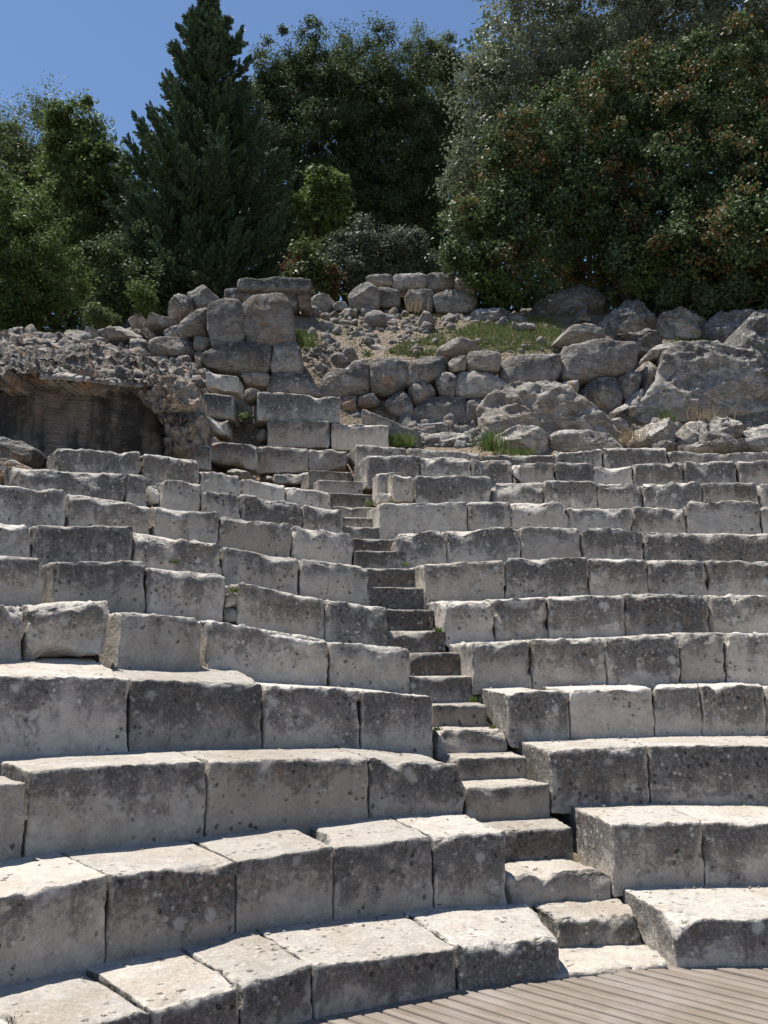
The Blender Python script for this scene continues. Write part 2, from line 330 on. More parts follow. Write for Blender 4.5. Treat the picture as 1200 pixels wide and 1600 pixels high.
# ---------------------------------------------------------------- stone traced as a polygon, given depth and thickness
def resample(P, step):
    P = np.asarray(P, float)
    for c_ in (.13, .2):
        Nn = np.roll(P, -1, 0); P = np.stack([P*(1-c_)+Nn*c_, P*c_+Nn*(1-c_)], 1).reshape(-1, 2)
    d = np.linalg.norm(np.roll(P, -1, 0)-P, axis=1); s = np.concatenate([[0], np.cumsum(d)]); Pc = np.vstack([P, P[:1]])
    n = max(18, int(s[-1]/step)); u = np.linspace(0, s[-1], n, endpoint=False)
    return np.stack([np.interp(u, s, Pc[:, 0]), np.interp(u, s, Pc[:, 1])], 1)
def poly_stone(pts, depth, thick=.45, bulge=.07, rough=1.0, seed=0, step=.042, lean=0.0, ridge=0.0, edge=.06, facets=11, fdepth=.2):
    """pts: outline in the photo; depth: world Y of the front face, or function (px,py)->Y; lean: metres the top leans back per metre of height"""
    fn = depth if callable(depth) else (lambda x, y: depth)
    P = np.array([at_y(x, y, fn(x, y)) for x, y in pts]); zc = P[:, 2].mean(); Y0 = P[:, 1].mean()
    yk = np.polyfit(P[:, 0]-P[:, 0].mean(), P[:, 1], 1)[0] if np.ptp(P[:, 0]) > .05 else 0
    xz = P[:, [0, 2]]; ctr = xz.mean(0); xm = P[:, 0].mean()
    O = resample(xz, step); N = len(O)
    size = np.sqrt(np.abs(np.sum(O[:, 0]*np.roll(O[:, 1], -1)-np.roll(O[:, 0], -1)*O[:, 1]))/2)
    ctr = O.mean(0)
    nr = max(4, int(size/2/step))
    prof = [(.55, thick), (.9, thick*.95), (1.0, thick*.75), (1.05, thick*.45), (1.06, thick*.2), (1.05, edge*.9), (1.025, edge*.35), (.985, 0.0)]
    for k in range(1, nr): 
        sc = .975*(1-k/nr); prof.append((sc, -bulge*(1-(sc/.975)**2.6)))
    rings = []
    off = np.array([seed*11.3 % 91, seed*5.7 % 87, seed*2.9 % 93])
    for sc, d in prof:
        Q = ctr+(O-ctr)*sc; rings.append(np.stack([Q[:, 0], np.full(N, d), Q[:, 1]], 1))
    V = np.concatenate(rings+[np.array([[ctr[0], thick, ctr[1]], [ctr[0], -bulge, ctr[1]]])])
    flat = V.copy()
    V[:, 1] += Y0+yk*(V[:, 0]-xm)+lean*(V[:, 2]-V[:, 2].min())
    p = V+off
    V = V+rough*(.04*vnoise(p*1.7, 2)*min(1, size)+.02*vnoise(p*5.5, 2))
    # flat fracture faces
    g_ = np.random.default_rng(int(seed)*5+1); cen = np.array([V[:, 0].mean(), Y0, V[:, 2].mean()])
    ext = np.array([np.ptp(V[:, 0]), max(thick, .2), np.ptp(V[:, 2])])/2
    for _ in range(facets):
        nn_ = g_.normal(size=3)*np.array([1, .9, 1]); nn_[1] = -abs(nn_[1])-.15; nn_ /= np.linalg.norm(nn_)
        e_ = (V-cen)@nn_; top_ = e_.max(); cut = top_-g_.uniform(.2, 1)*fdepth*np.abs(ext*nn_).sum(); hit = e_ > cut
        V[hit] -= ((e_[hit]-cut)*.88)[:, None]*nn_
    V = V+rough*(.024*vnoise(p*8+4, 3)+.010*vnoise(p*24, 1))
    if ridge:
        rd = ridged(p*np.array([1.5, 1.5, 2.6]), 5)*1.5; V[:, 1] -= ridge*rd; V[:, 2] += ridge*.25*rd
    Fq = []
    for k in range(len(prof)-1):
        a = k*N+np.arange(N); b = k*N+(np.arange(N)+1) % N
        Fq.append(np.stack([a, b, b+N, a+N], 1))
    Fq = np.concatenate(Fq); nb = len(V)-2; a = np.arange(N); b = (a+1) % N
    last = (len(prof)-1)*N
    tri = np.concatenate([np.stack([b, a, np.full(N, nb)], 1), np.stack([last+a, last+b, np.full(N, nb+1)], 1)])
    # orientation: make front faces look towards -Y
    ar = np.sum(O[:, 0]*np.roll(O[:, 1], -1)-np.roll(O[:, 0], -1)*O[:, 1])
    if ar < 0: Fq = Fq[:, ::-1]; tri = tri[:, ::-1]
    return V, [Fq, tri]
SEED = [1]
def nseed(): SEED[0] += 1; return SEED[0]
def traced(name, label, cat, pts, depth, group=None, mat='wall', stain=.35, warmth=.0, parent=None, **k):
    V, Fc = poly_stone(pts, depth, seed=nseed(), **k)
    o = stone_obj(name, V, Fc, M[mat], stain, warmth, parent=parent, smooth=False)
    if parent is None: tag(o, label, cat, group)
    return o

# ================================================================ SEAT ROWS
ORD = ['zeroth', 'first', 'second', 'third', 'fourth', 'fifth', 'sixth', 'seventh', 'eighth', 'ninth', 'tenth', 'eleventh', 'twelfth', 'thirteenth']
ROWW = ['', 'lowest', 'second', 'third', 'fourth', 'fifth', 'sixth', 'seventh', 'eighth', 'ninth', 'tenth', 'eleventh', 'twelfth']
# each block: (x left, x right, y top left, y top right, y bottom left, y bottom right, {options}) measured on the front face; order: away from the stairway
RIGHT = {
 1: [(1053,1440,1437,1430,1511,1500,{'stain':1.1,'rough':.5,'look':'long low kerb block with dark front'})],
 2: [(955,1097,1287,1283,1401,1395,{'stain':.55}),(1097,1255,1284,1284,1395,1393,{'stain':.4}),(1255,1460,1284,1290,1393,1400,{})],
 3: [(860,1013,1172,1165,1262,1257,{'stain':.45}),(1013,1460,1165,1163,1257,1250,{'stain':.5,'look':'very long stained'})],
 4: [(792,890,1083,1077,1161,1158,{'stain':.45,'look':'grey block with a pale patch'}),(890,1021,1077,1075,1158,1156,{'stain':.4}),(1021,1094,1075,1073,1156,1154,{'look':'small block with curved right joint'}),(1094,1195,1072,1071,1153,1151,{'stain':.4}),(1195,1440,1074,1084,1155,1165,{})],
 5: [(737,831,1006,1001,1078,1072,{}),(831,947,1000,996,1072,1067,{'stain':.6,'look':'dark topped'}),(947,1060,996,990,1067,1061,{}),(1060,1132,989,987,1061,1058,{'look':'short block with chipped upper left'}),(1134,1440,988,1000,1058,1070,{})],
 6: [(694,773,938,936,1006,1003,{}),(773,857,936,932,1003,997,{}),(857,977,932,929,997,990,{}),(977,1104,928,929,990,985,{'stain':.45}),(1105,1440,929,938,985,990,{'stain':.4})],
 7: [(661,788,881,874,938,934,{'stain':.6}),(788,917,872,871,934,931,{'stain':.35,'look':'block with round pale patch'}),(918,1012,872,873,930,929,{'stain':.5}),(1012,1104,874,876,929,929,{'stain':.35}),(1104,1440,874,884,929,932,{'stain':.6})],
 8: [(618,699,834,831,875,873,{'rough':2.2,'look':'crumbled lumpy'}),(699,813,827,824,874,872,{'rough':1.7,'look':'cracked block with broken right corner'}),(813,906,824,824,872,871,{'stain':.6}),(907,1004,825,828,871,873,{'stain':.5}),(1005,1440,831,838,873,880,{'stain':.7,'look':'very long dark'})],
 9: [(592,732,787,783,838,826,{'stain':.2,'look':'long pale topped'}),(732,798,784,784,826,826,{'stain':.5}),(798,887,783,784,826,827,{'rough':2.2,'look':'rough weathered'}),(887,987,794,794,827,828,{'look':'low sunken block with brown front'}),(987,1072,793,792,828,830,{}),(1072,1188,783,783,830,832,{'stain':.55,'look':'raised dark'}),(1189,1440,792,800,832,836,{})],
 10: [(649,768,744,743,786,786,{'stain':.5}),(768,850,750,750,788,790,{'rough':2.5,'look':'ragged weathered'}),(850,932,750,752,791,792,{'stain':.75}),(932,1006,754,755,792,792,{'stain':.6}),(1006,1097,754,752,792,792,{'stain':.55}),(1097,1185,753,753,792,790,{}),(1186,1440,754,760,790,796,{'stain':.5})],
 11: [(572,656,711,712,752,746,{'look':'block with worn rounded end'}),(657,735,712,715,746,747,{'stain':.6}),(735,800,716,720,747,750,{'stain':.55}),(814,868,722,721,751,750,{'stain':.6}),(868,927,721,722,750,750,{'stain':.75}),(927,988,728,727,752,752,{'look':'low brown'}),(988,1067,724,722,753,753,{'stain':.5}),(1068,1152,720,719,753,753,{'stain':.6}),(1153,1440,718,722,753,756,{'stain':.55})],
 12: [(556,636,694,699,716,716,{}),(636,752,699,708,718,718,{'look':'long thin'}),(752,868,711,711,722,725,{'look':'low buried'}),(868,942,708,700,727,727,{'look':'block with slanting top'}),(943,1043,699,699,727,724,{}),(1043,1440,706,709,722,722,{'look':'long thin'})],
}
LEFT = {
 1: [(716,878,1478,1464,1546,1522,{'stain':.95,'rough':1.3,'wide':.19,'look':'dark kerb block with broken upper edge'}),(491,714,1511,1480,1576,1545,{'stain':.95,'rough':.6,'look':'dark kerb block with pale chipped corner'}),(378,491,1541,1509,1612,1578,{'stain':.9,'rough':.8,'look':'kerb block with ragged edge'}),(238,377,1577,1542,1645,1610,{'stain':.9}),(60,237,1622,1578,1700,1640,{'stain':.7}),(-190,59,1690,1620,1780,1700,{})],
 2: [(677,791,1307,1301,1424,1416,{'look':'upright squarish'}),(522,677,1324,1307,1444,1424,{'stain':.35,'rough':.45}),(371,522,1346,1322,1466,1444,{'stain':.4,'rough':.4}),(172,371,1368,1346,1505,1467,{'stain':.5,'rough':.5,'look':'wide brownish'}),(-210,171,1440,1367,1590,1507,{'stain':.55,'look':'long cracked'})],
 3: [(577,726,1185,1195,1281,1272,{'rough':1.5,'look':'block with broken upper front edge'}),(326,577,1188,1183,1297,1281,{'stain':.4}),(46,326,1203,1188,1326,1299,{'stain':.6,'look':'wide black mottled'}),(-240,42,1228,1224,1345,1328,{'look':'lower set'})],
 4: [(564,676,1078,1088,1167,1173,{}),(413,563,1069,1078,1160,1166,{'stain':.25}),(206,412,1061,1068,1158,1160,{'stain':.35,'yback':1046}),(-240,204,1052,1060,1172,1160,{'stain':.75,'look':'very wide dark mottled','yback':1034})],
 5: [(517,642,1001,1014,1069,1083,{}),(325,514,968,999,1055,1069,{'stain':.45}),(187,315,956,965,1046,1051,{'stain':.35,'look':'block with sunlit left end'}),(45,168,948,937,1034,1023,{'rough':1.8,'tilt':1,'look':'loose tilted'}),(-190,43,926,950,1030,1034,{})],
 6: [(508,606,938,947,993,1006,{}),(372,508,909,938,974,993,{'stain':.45,'look':'block with rounded left end'}),(233,352,885,898,958,967,{'stain':.3}),(84,231,879,875,944,947,{'stain':.45,'rough':1.3}),(-190,71,855,873,940,947,{'stain':.5,'look':'lichen spotted'})],
 7: [(469,577,872,884,918,943,{}),(348,468,854,872,902,918,{'stain':.35}),(208,345,830,850,878,894,{'rough':2.0,'look':'split and undercut'}),(53,209,820,823,876,878,{'stain':.55}),(-190,52,806,818,866,870,{})],
 8: [(456,553,820,833,866,878,{}),(343,456,807,820,853,867,{'stain':.3}),(243,343,788,802,832,844,{'look':'block with sloping shoulders'}),(109,236,767,790,818,830,{'stain':.55,'rough':1.5,'look':'dark rugged'}),(-190,106,740,768,812,818,{})],
 9: [(474,537,788,798,818,824,{}),(376,474,772,786,807,819,{'stain':.5}),(316,376,764,774,792,807,{}),(252,315,750,754,786,790,{}),(198,231,741,742,776,778,{'look':'narrow upright'}),(22,197,728,740,770,776,{'rough':2.0,'stain':.6,'look':'long rugged'})],
 10: [(446,518,757,769,781,789,{'look':'brownish'}),(377,445,748,757,772,781,{}),(312,376,733,741,762,771,{}),(223,312,708,718,751,755,{'look':'flat topped'}),(88,219,701,705,728,741,{'stain':.4,'look':'long block with slanting left end'})],
}
def tread_z(side, n, ang):
    """height of the top of row n at plan angle ang (None below the lowest row)"""
    tab = TOPS.get((side, n))
    if not tab: return None
    a = np.array(tab); a = a[a[:, 0].argsort()]; return float(np.interp(ang, a[:, 0], a[:, 1]))
def ang_of(p): return math.atan2(p[0]-CX, p[1]-CY)
TOPS = {}
DECK_Z = at_r(1053, 1511, row_r(1))[2]
def back(p, d):
    v = np.array([p[0]-CX, p[1]-CY, 0]); v /= np.linalg.norm(v); return p+v*d
def seat_block(side, n, b, i, total):
    xl, xr, ytl, ytr, ybl, ybr, o = b; R = row_r(n)
    jit = random.uniform(-1, 1)*(.006 if n < 5 else .016); R += jit+o.get('dr', 0)
    tl, tr = at_r(xl, ytl, R), at_r(xr, ytr, R); bl, br = at_r(xl, ybl, R), at_r(xr, ybr, R)
    if o.get('tilt') is None:
        for pt, q in ((bl, tl), (br, tr)):
            zt = tread_z(side, n-1, ang_of(q)); 
            zt = (DECK_Z if n == 1 else pt[2]) if zt is None else zt
            pt[2] = min(zt, pt[2]+.05)-.05; pt[0], pt[1] = q[0], q[1]
    g = (tr-tl); g /= np.linalg.norm(g); gap = .004
    D = T+.16
    c8 = np.zeros((2, 2, 2, 3))
    for i_, (t_, b_) in enumerate(((tl+g*gap, bl+g*gap), (tr-g*gap, br-g*gap))):
        rise = 0
        if 'yback' in o:
            q = at_r((xl, xr)[i_], o['yback'], R+T); rise = np.clip((q[2]-t_[2])/T*D, -.02, .12)
        c8[i_, 0, 1] = t_; c8[i_, 0, 0] = b_; c8[i_, 1, 1] = back(t_, D)+[0, 0, rise]; c8[i_, 1, 0] = back(b_, D)
        if i_ and 'wide' in o: c8[1, 1, :] += g*o['wide']
    TOPS.setdefault((side, n), []).extend([(ang_of(tl), tl[2]), (ang_of(tr), tr[2])])
    sd = nseed(); near = n <= 5
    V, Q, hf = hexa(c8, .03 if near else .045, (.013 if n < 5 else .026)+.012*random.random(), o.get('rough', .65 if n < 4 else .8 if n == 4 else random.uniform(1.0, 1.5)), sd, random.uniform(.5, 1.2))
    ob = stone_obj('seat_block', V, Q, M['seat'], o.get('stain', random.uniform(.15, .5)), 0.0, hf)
    wd = np.linalg.norm(tr-tl)/max(.1, tl[2]-bl[2])
    lk = o.get('look') or ('long grey' if wd > 2.6 else 'squarish grey' if wd < 1.5 else 'oblong grey')
    if 'block' not in lk: lk += ' seat block'
    where = 'beside the stairway' if i == 0 else '%s from the stairway' % ORD[i+1]
    tag(ob, '%s, %s, %s row %s' % (lk, where, ROWW[n], 'left' if side == 'L' else 'right'), 'stone block', 'limestone seat blocks %s of the stairway' % ('left' if side == 'L' else 'right'))
    return ob
for side, rows in (('R', RIGHT), ('L', LEFT)):
    for n in sorted(rows):
        for i, b in enumerate(rows[n]): seat_block(side, n, b, i, len(rows[n]))

# ---------------------------------------------------------------- stairway
STEPS = [ # x left, x right, y top of the front edge, y bottom, stain
 (872,1001,1432,1490,.35),(793,956,1362,1412,.25),(736,896,1296,1340,.5),(728,859,1228,1270,.3),(713,823,1184,1219,.35),(682,791,1142,1174,.3),(677,763,1102,1135,.15),
 (640,739,1057,1092,.35),(640,718,1020,1053,.7),(603,697,985,1016,.8),(597,678,952,982,.9),(575,663,918,950,.9),(568,649,888,916,.95),(554,636,861,888,.45),(551,621,842,861,.4),
 (537,608,823,842,.3),(533,602,808,823,.4),(522,592,792,808,.45),(513,582,771,791,.5),(497,567,751,771,.45),(483,550,736,752,.5)]
SLOOK = ['rounded pale', 'broad pale', 'weathered', 'neat grey', 'narrow grey', 'chipped', 'bright topped', 'plain grey', 'brown', 'dark stained', 'dark stained', 'dark stained', 'darkest', 'grey', 'thin grey', 'thin beige', 'thin beige', 'thin beige', 'thin dusty', 'thin dusty', 'topmost thin']
for k, (xl, xr, yt, yb, st) in enumerate(STEPS):
    q = k+1; n = (q+1)//2
    R = row_r(n)+T*.52 if q % 2 else row_r(n+1)+.015
    tl, tr = at_r(xl, yt, R), at_r(xr, yt, R); bl, br = at_r(xl, yb+4, R), at_r(xr, yb+4, R)
    zt = (tl[2]+tr[2])/2; zb = min(bl[2], br[2])-.05
    c8 = np.zeros((2, 2, 2, 3)); D = T*.5+.22
    for i_, p in enumerate((tl, tr)):
        for j in (0, 1):
            for kk in (0, 1):
                v = back(p, D*j); v[2] = (zb, zt)[kk]; c8[i_, j, kk] = v
    V, Q, hf = hexa(c8, .03 if q < 9 else .045, .014 if q > 2 else .03, 1.3 if q in (1, 2, 6) else .55, nseed(), 1.0 if q < 7 else .3)
    o = stone_obj('stair_step', V, Q, M['step'], st, .0, hf)
    tag(o, '%s stone step, %s from the bottom of the stairway' % (SLOOK[k], (ORD+['fourteenth', 'fifteenth', 'sixteenth', 'seventeenth', 'eighteenth', 'nineteenth', 'twentieth', 'twenty first'])[q]), 'step', 'steps of the stairway between the seats')
# the paving slab at the foot of the stairs
c8 = np.zeros((2, 2, 2, 3))
for i_, x in enumerate((868, 1052)):
    p = at_r(x, 1505, row_r(1)-.02)
    for j in (0, 1):
        for kk in (0, 1):
            v = back(p, j*.6); v[2] = DECK_Z+(-.25, .022)[kk]; c8[i_, j, kk] = v
V, Q, hf = hexa(c8, .035, .02, 1.0, nseed(), 1.0)
tag(stone_obj('paving_slab', V, Q, M['step'], 0, 0, hf*.0), 'flat pale paving slab at the foot of the stairway', 'paving slab')

# loose stones wedged in the left rows
def boxstone(name, label, cat, R, xl, xr, yt, yb, D=.35, group=None, mat='seat', parent=None, ytr=None, ybr=None, depthY=None, **k):
    f_ = (lambda x, y: at_y(x, y, depthY)) if depthY else (lambda x, y: at_r(x, y, R))
    ytr = yt if ytr is None else ytr; ybr = yb if ybr is None else ybr
    c8 = np.zeros((2, 2, 2, 3))
    for i_, (x, a, b_) in enumerate(((xl, yt, yb), (xr, ytr, ybr))):
        for kk, y in enumerate((b_, a)):
            p = f_(x, y); c8[i_, 0, kk] = p
            c8[i_, 1, kk] = back(p, D) if not depthY else p+[k.get('skew', 0)*D, D, 0]
    V, Q, hf = hexa(c8, k.get('step', .04), k.get('r0', .025), k.get('rough', 1.0), nseed(), k.get('chips', 1.0))
    o = stone_obj(name, V, Q, M[mat], k.get('stain', .35), k.get('warmth', 0), hf, parent)
    if parent is None: tag(o, label, cat, group)
    return o
G1 = 'small stones wedged between seat blocks'
boxstone('packing_stone', 'small round stone wedged in a joint under a green weed', 'stone', row_r(6)+.05, 354, 372, 925, 948, group=G1, rough=1.5)
boxstone('packing_stone', 'small square stone filling the foot of a weedy joint', 'stone', row_r(6)+.03, 352, 371, 949, 972, group=G1)
boxstone('packing_stone', 'narrow stone wedged between two blocks in the ninth row left', 'stone', row_r(9)+.04, 233, 251, 757, 784, group=G1, rough=1.5)
boxstone('packing_stone', 'ragged filler stone between blocks of the eleventh row', 'stone', row_r(11)+.02, 800, 815, 724, 752, group=G1, rough=2)
# broken seat of honour with an armrest
t = empty('stone_chair', tuple(at_r(612, 783, row_r(10)-.05)))
tag(t, 'broken stone chair with one armrest at the head of the tenth row', 'stone chair')
boxstone('backrest', '', '', row_r(10)+.12, 590, 634, 739, 784, .32, parent=t, stain=.45, rough=1.3)
boxstone('armrest', '', '', row_r(10)-.14, 613, 645, 741, 784, .5, parent=t, ytr=744, stain=.3, step=.03)
boxstone('seat', '', '', row_r(10)-.10, 594, 614, 769, 784, .35, parent=t, stain=.15)

# ================================================================ DECK
p1, p2 = at_z(1013, 1515, DECK_Z), at_z(1200, 1552, DECK_Z); p3, p4 = at_z(867, 1533, DECK_Z), at_z(1067, 1598, DECK_Z)
dirv = (p2-p1)[:2]/np.linalg.norm((p2-p1)[:2])+(p4-p3)[:2]/np.linalg.norm((p4-p3)[:2]); dirv /= np.linalg.norm(dirv)
M['deck'] = mat_deck()
nv = np.array([-dirv[1], dirv[0]]); V = []; Fq = []; UV = []
c0 = np.array([CX, CY]); R1 = row_r(1)+.25
for k in range(-60, 61):
    d0 = k*PLANK; hl = R1*R1-(abs(d0)+PLANK)**2
    if hl <= .1: continue
    hl = math.sqrt(hl); zj = rng.uniform(-.003, .003)
    x0 = -hl; ends = [-hl]; 
    q = -hl+rng.uniform(.3, 3.2)
    if k % 5 == 2: ends.append(rng.uniform(-.6, .6)*hl)
    ends.append(hl); ends.sort()
    for e0, e1 in zip(ends[:-1], ends[1:]):
        a, b = d0+.0075, d0+PLANK-.0075; e0 += .003; e1 -= .003
        pr = [(a, -.03), (a, -.004), (a+.004, 0), (b-.004, 0), (b, -.004), (b, -.03)]
        i0 = len(V)
        for e in (e0, e1):
            for (yy, zz) in pr:
                xy = c0+dirv*e+nv*yy; V.append((xy[0], xy[1], DECK_Z+zj+zz)); UV.append((e, yy))
        for m in range(5): Fq.append((i0+m, i0+m+1, i0+m+7, i0+m+6))
Fq = np.array(Fq)[:, ::-1]; V = np.array(V)
me = mesh_np('wooden_deck', V, Fq, M['deck'], False)
uvl = me.uv_layers.new(name='UVMap'); li = np.zeros(len(me.loops), np.int32); me.loops.foreach_get('vertex_index', li)
uvl.data.foreach_set('uv', np.array(UV, np.float32)[li].ravel())
tag(link('wooden_deck', me), 'weathered brown boarded deck filling the orchestra floor', 'deck', kind='structure')

# ================================================================ HILLSIDE
def rbf_fit(P, z, lam=.02):
    d = np.linalg.norm(P[:, None]-P[None], axis=-1); n = len(P)
    A = np.zeros((n+3, n+3)); A[:n, :n] = d-lam*np.eye(n); A[:n, n] = 1; A[:n, n+1:] = P; A[n, :n] = 1; A[n+1:, :n] = P.T
    s = np.linalg.solve(A, np.concatenate([z, np.zeros(3)])); return s
GC = [ # px, py, depth Y: ground that shows (or lies just behind the stones)
 (560,705,12.7),(700,705,12.9),(800,702,13.0),(900,705,13.0),(1000,712,13.0),(1200,712,13.0),
 (520,668,13.6),(650,690,13.6),(740,680,13.8),(640,655,14.3),(780,660,14.4),(980,690,13.9),(1080,690,14.0),(1180,690,14.0),
 (520,580,15.0),(600,560,15.4),(700,552,15.3),(800,548,15.3),(900,545,15.6),(1020,560,15.8),(1150,548,15.8),(1250,548,15.8),
 (470,560,14.6),(495,530,15.4),(530,520,16.2),(560,505,17),(640,530,16.2),(700,520,16.6),(760,505,17),(860,505,17),(950,515,17.2),(1100,520,17),
 (500,480,18.2),(600,480,18.6),(700,482,19),(800,486,18.6),(900,480,18.8),(1000,480,18.8),(1150,478,18.6),(1300,480,18.6),
 (400,768,12.2),(450,785,12.2),(330,742,11.6),(400,705,12.8),(380,660,13.4),(350,690,12.9),(480,745,12.9),(420,560,15.2),(400,480,16.4),(300,500,16.2),(330,470,17),(240,520,15.6),
 (60,545,13.4),(150,540,13.8),(230,560,13.4),(0,545,13.2),(-200,545,13.0),(290,640,12.8),(300,730,11.4),(100,742,9.9),(200,735,10.6),(-100,745,9.6),(-300,750,9.0),
 (0,530,17),(100,522,17.4),(200,512,18),(-200,530,17),(300,490,19)]
gp = [at_y(*g) for g in GC]; gp = [p-[0, 0, .10] for p in gp]
for x in (-24, -16, -8, 0, 8, 16, 24):
    gp.append(np.array([x, 22, 9.4])); gp.append(np.array([x, 28, 10.6])); gp.append(np.array([x, 40, 13.0])); gp.append(np.array([x, 60, 16.0])); gp.append(np.array([x, 110, 18.0]))
for x in (-12, -18, 14, 20):
    gp.append(np.array([x, 12, 5.0])); gp.append(np.array([x, 5, 3.6])); gp.append(np.array([x, 0, 2.6]))
gp = np.array(gp); RB = rbf_fit(gp[:, :2], gp[:, 2])
def rbf(xy):
    d = np.linalg.norm(xy[:, None]-gp[None, :, :2], axis=-1); n = len(gp); return d@RB[:n]+RB[n]+xy@RB[n+1:]
def ground(xy):
    xy = np.atleast_2d(np.asarray(xy, float)); z = np.concatenate([rbf(c) for c in np.array_split(xy, max(1, len(xy)//4000))])
    r = np.hypot(xy[:, 0]-CX, xy[:, 1]-CY); an = np.arctan2(xy[:, 0]-CX, xy[:, 1]-CY)
    cone = np.maximum((r-R0)/T*H-.62-.3*sstep(10.6, 11.4, r), -.25)
    lim = np.where(an < -.32, 11.2, 12.5); f = sstep(0, .35, r-lim)
    z2 = np.where(f < 1, cone*(1-f)+np.maximum(z, cone*(f < 1))*f, z)
    # far behind the camera and outside the seats the ground just runs level
    return z2
xs = np.unique(np.concatenate([np.linspace(-400, -26, 14), np.arange(-26, 26.01, .16), np.linspace(26, 400, 14)]))
ys = np.unique(np.concatenate([np.linspace(-300, -8, 12), np.arange(-8, 10, .35), np.arange(10, 24, .16), np.arange(24, 60, 1.2), np.linspace(60, 800, 14)]))
gx, gy = np.meshgrid(xs, ys, indexing='ij'); xy = np.stack([gx.ravel(), gy.ravel()], 1)
gz = ground(xy)
r = np.hypot(xy[:, 0]-CX, xy[:, 1]-CY); far = sstep(24, 60, np.hypot(xy[:, 0], xy[:, 1]-8)); gz = gz*(1-far)+(np.where(xy[:, 1] > 8, 13, 0))*far
gz = np.where((r < 12) & (xy[:, 1] < 1.5), np.minimum(gz, .4), gz)
p3 = np.stack([xy[:, 0], xy[:, 1], gz], 1); bumpy = sstep(11, 12.5, r)
gz = gz+bumpy*(.09*fbm(p3*1.3, 3)+.03*fbm(p3*6, 2)); p3[:, 2] = gz
nx, ny = len(xs), len(ys); ii = np.arange(nx*ny).reshape(nx, ny)
Q = np.stack([ii[:-1, :-1], ii[1:, :-1], ii[1:, 1:], ii[:-1, 1:]], -1).reshape(-1, 4)
tag(link('hillside', mesh_np('hillside', p3, Q, M['earth'])), 'earth slope carrying the seats, ruins and trees', 'hillside', kind='structure')

# ================================================================ UPPER MASONRY
Z6 = lambda L: [(400+x/3, 420+y/3) for x, y in L]
Z7 = lambda L: [(800+x/3, 420+y/3) for x, y in L]
Z5 = lambda L: [(200+x/4, 420+y/4) for x, y in L]
Z8 = lambda L: [(250+x/3, 560+y/3) for x, y in L]
GP = 'stones of the polygonal terrace wall'
def wallY(x, y): return 14.25+.0004*(x-700)+(640-y)*.0022
PW = [
 ('hunched stone at the left end of the polygonal wall, above the long block', [(295,530),(330,475),(450,455),(455,430),(530,425),(535,560),(400,595),(310,595)], .3),
 ('tall stone with rusty foot, second along the top of the polygonal wall', [(535,425),(600,415),(660,420),(720,405),(725,450),(700,545),(600,585),(540,560)], .6),
 ('rough wedge stone rising to the right in the polygonal wall', [(725,440),(800,405),(900,405),(905,470),(830,515),(710,545),(705,500)], .5),
 ('small upright stone under the domed boulder in the polygonal wall', [(905,420),(985,400),(990,470),(905,475)], .1),
 ('smooth rectangular stone topping the polygonal wall right of the domed boulder', [(990,385),(1100,380),(1145,400),(1145,470),(990,472)], .1),
 ('narrow leaning stone in the middle course of the polygonal wall', [(835,520),(905,475),(950,490),(930,595),(870,590)], .5),
 ('broad triangular stone under the smooth rectangular one in the polygonal wall', [(955,480),(1020,475),(1140,500),(1200,545),(1190,570),(1110,600),(930,595)], .2),
 ('small tilted square stone in the middle of the polygonal wall', [(710,550),(800,515),(855,590),(750,640)], .2),
 ('round shouldered stone above the fallen slab in the polygonal wall', [(590,630),(700,560),(740,640),(740,710),(680,690)], .1),
 ('long flat stone in the lowest course of the polygonal wall', [(740,655),(830,605),(985,598),(990,715),(745,718)], .1),
 ('last stone of the lowest course, against the pale rock mound', [(990,605),(1085,605),(1080,660),(1040,700),(985,718)], .1),
 ('brown recessed stone directly right of the long top block', [(395,602),(470,590),(470,660),(460,690),(395,690)], .8),
 ('brown recessed stone below the rusty footed stone', [(470,605),(545,570),(590,625),(500,650),(470,655)], .8),
 ('half hidden low stone behind the fallen slab', [(395,692),(490,662),(500,730),(395,730)], .5),
]
for lb, pl, wm in PW: traced('wall_stone', lb, 'wall stone', Z6(pl), wallY, GP, 'wall', .25, wm, thick=.55, bulge=.07, lean=.05, facets=8, fdepth=.13)
PW7 = [
 ('wide dark stone left of the great overhanging boulder in the terrace wall', [(-50,425),(100,398),(225,395),(240,515),(200,530),(20,570),(-45,520)], .5),
 ('great dark boulder overhanging a hollow in the terrace wall', [(230,370),(380,325),(480,335),(590,345),(585,440),(540,490),(380,510),(270,525),(235,480)], .25),
 ('pale cracked stone in the hollow under the great boulder', [(330,560),(400,510),(500,500),(522,570),(520,640),(440,665),(340,605)], .75),
 ('grey stone right of the pale one under the great boulder', [(502,500),(590,475),(612,500),(600,560),(540,610),(520,560)], .2),
 ('small orange stone under the left end of the great boulder', [(225,530),(320,520),(310,580),(240,565)], 1.0),
 ('small rounded stone on top of the pale rock mound', [(40,565),(70,540),(110,530),(140,555),(100,582),(50,585)], .1),
 ('little orange filler stone in the terrace wall beside the mound', [(140,545),(190,530),(200,560),(150,580)], .9),
]
for lb, pl, wm in PW7: traced('wall_stone', lb, 'wall stone', Z7(pl), (lambda x, y: 14.45+.0006*(x-800)+(640-y)*.002), GP, 'wall', .3, wm, thick=.6, bulge=.10, lean=.04, facets=8, fdepth=.14)
traced('boulder', 'flat topped boulder resting at the edge of the grass above the wall', 'boulder', Z7([(180,330),(240,260),(380,238),(455,265),(467,310),(420,328),(250,350)]), 15.4, None, 'wall', .35, .2, thick=.9, bulge=.25, lean=.25)
traced('boulder', 'domed pale boulder on the grass edge over the polygonal wall', 'boulder', Z6([(850,390),(870,330),(905,308),(990,315),(1065,350),(1062,378),(930,410)]), 15.0, None, 'wall', .3, .1, thick=.9, bulge=.25, lean=.3)
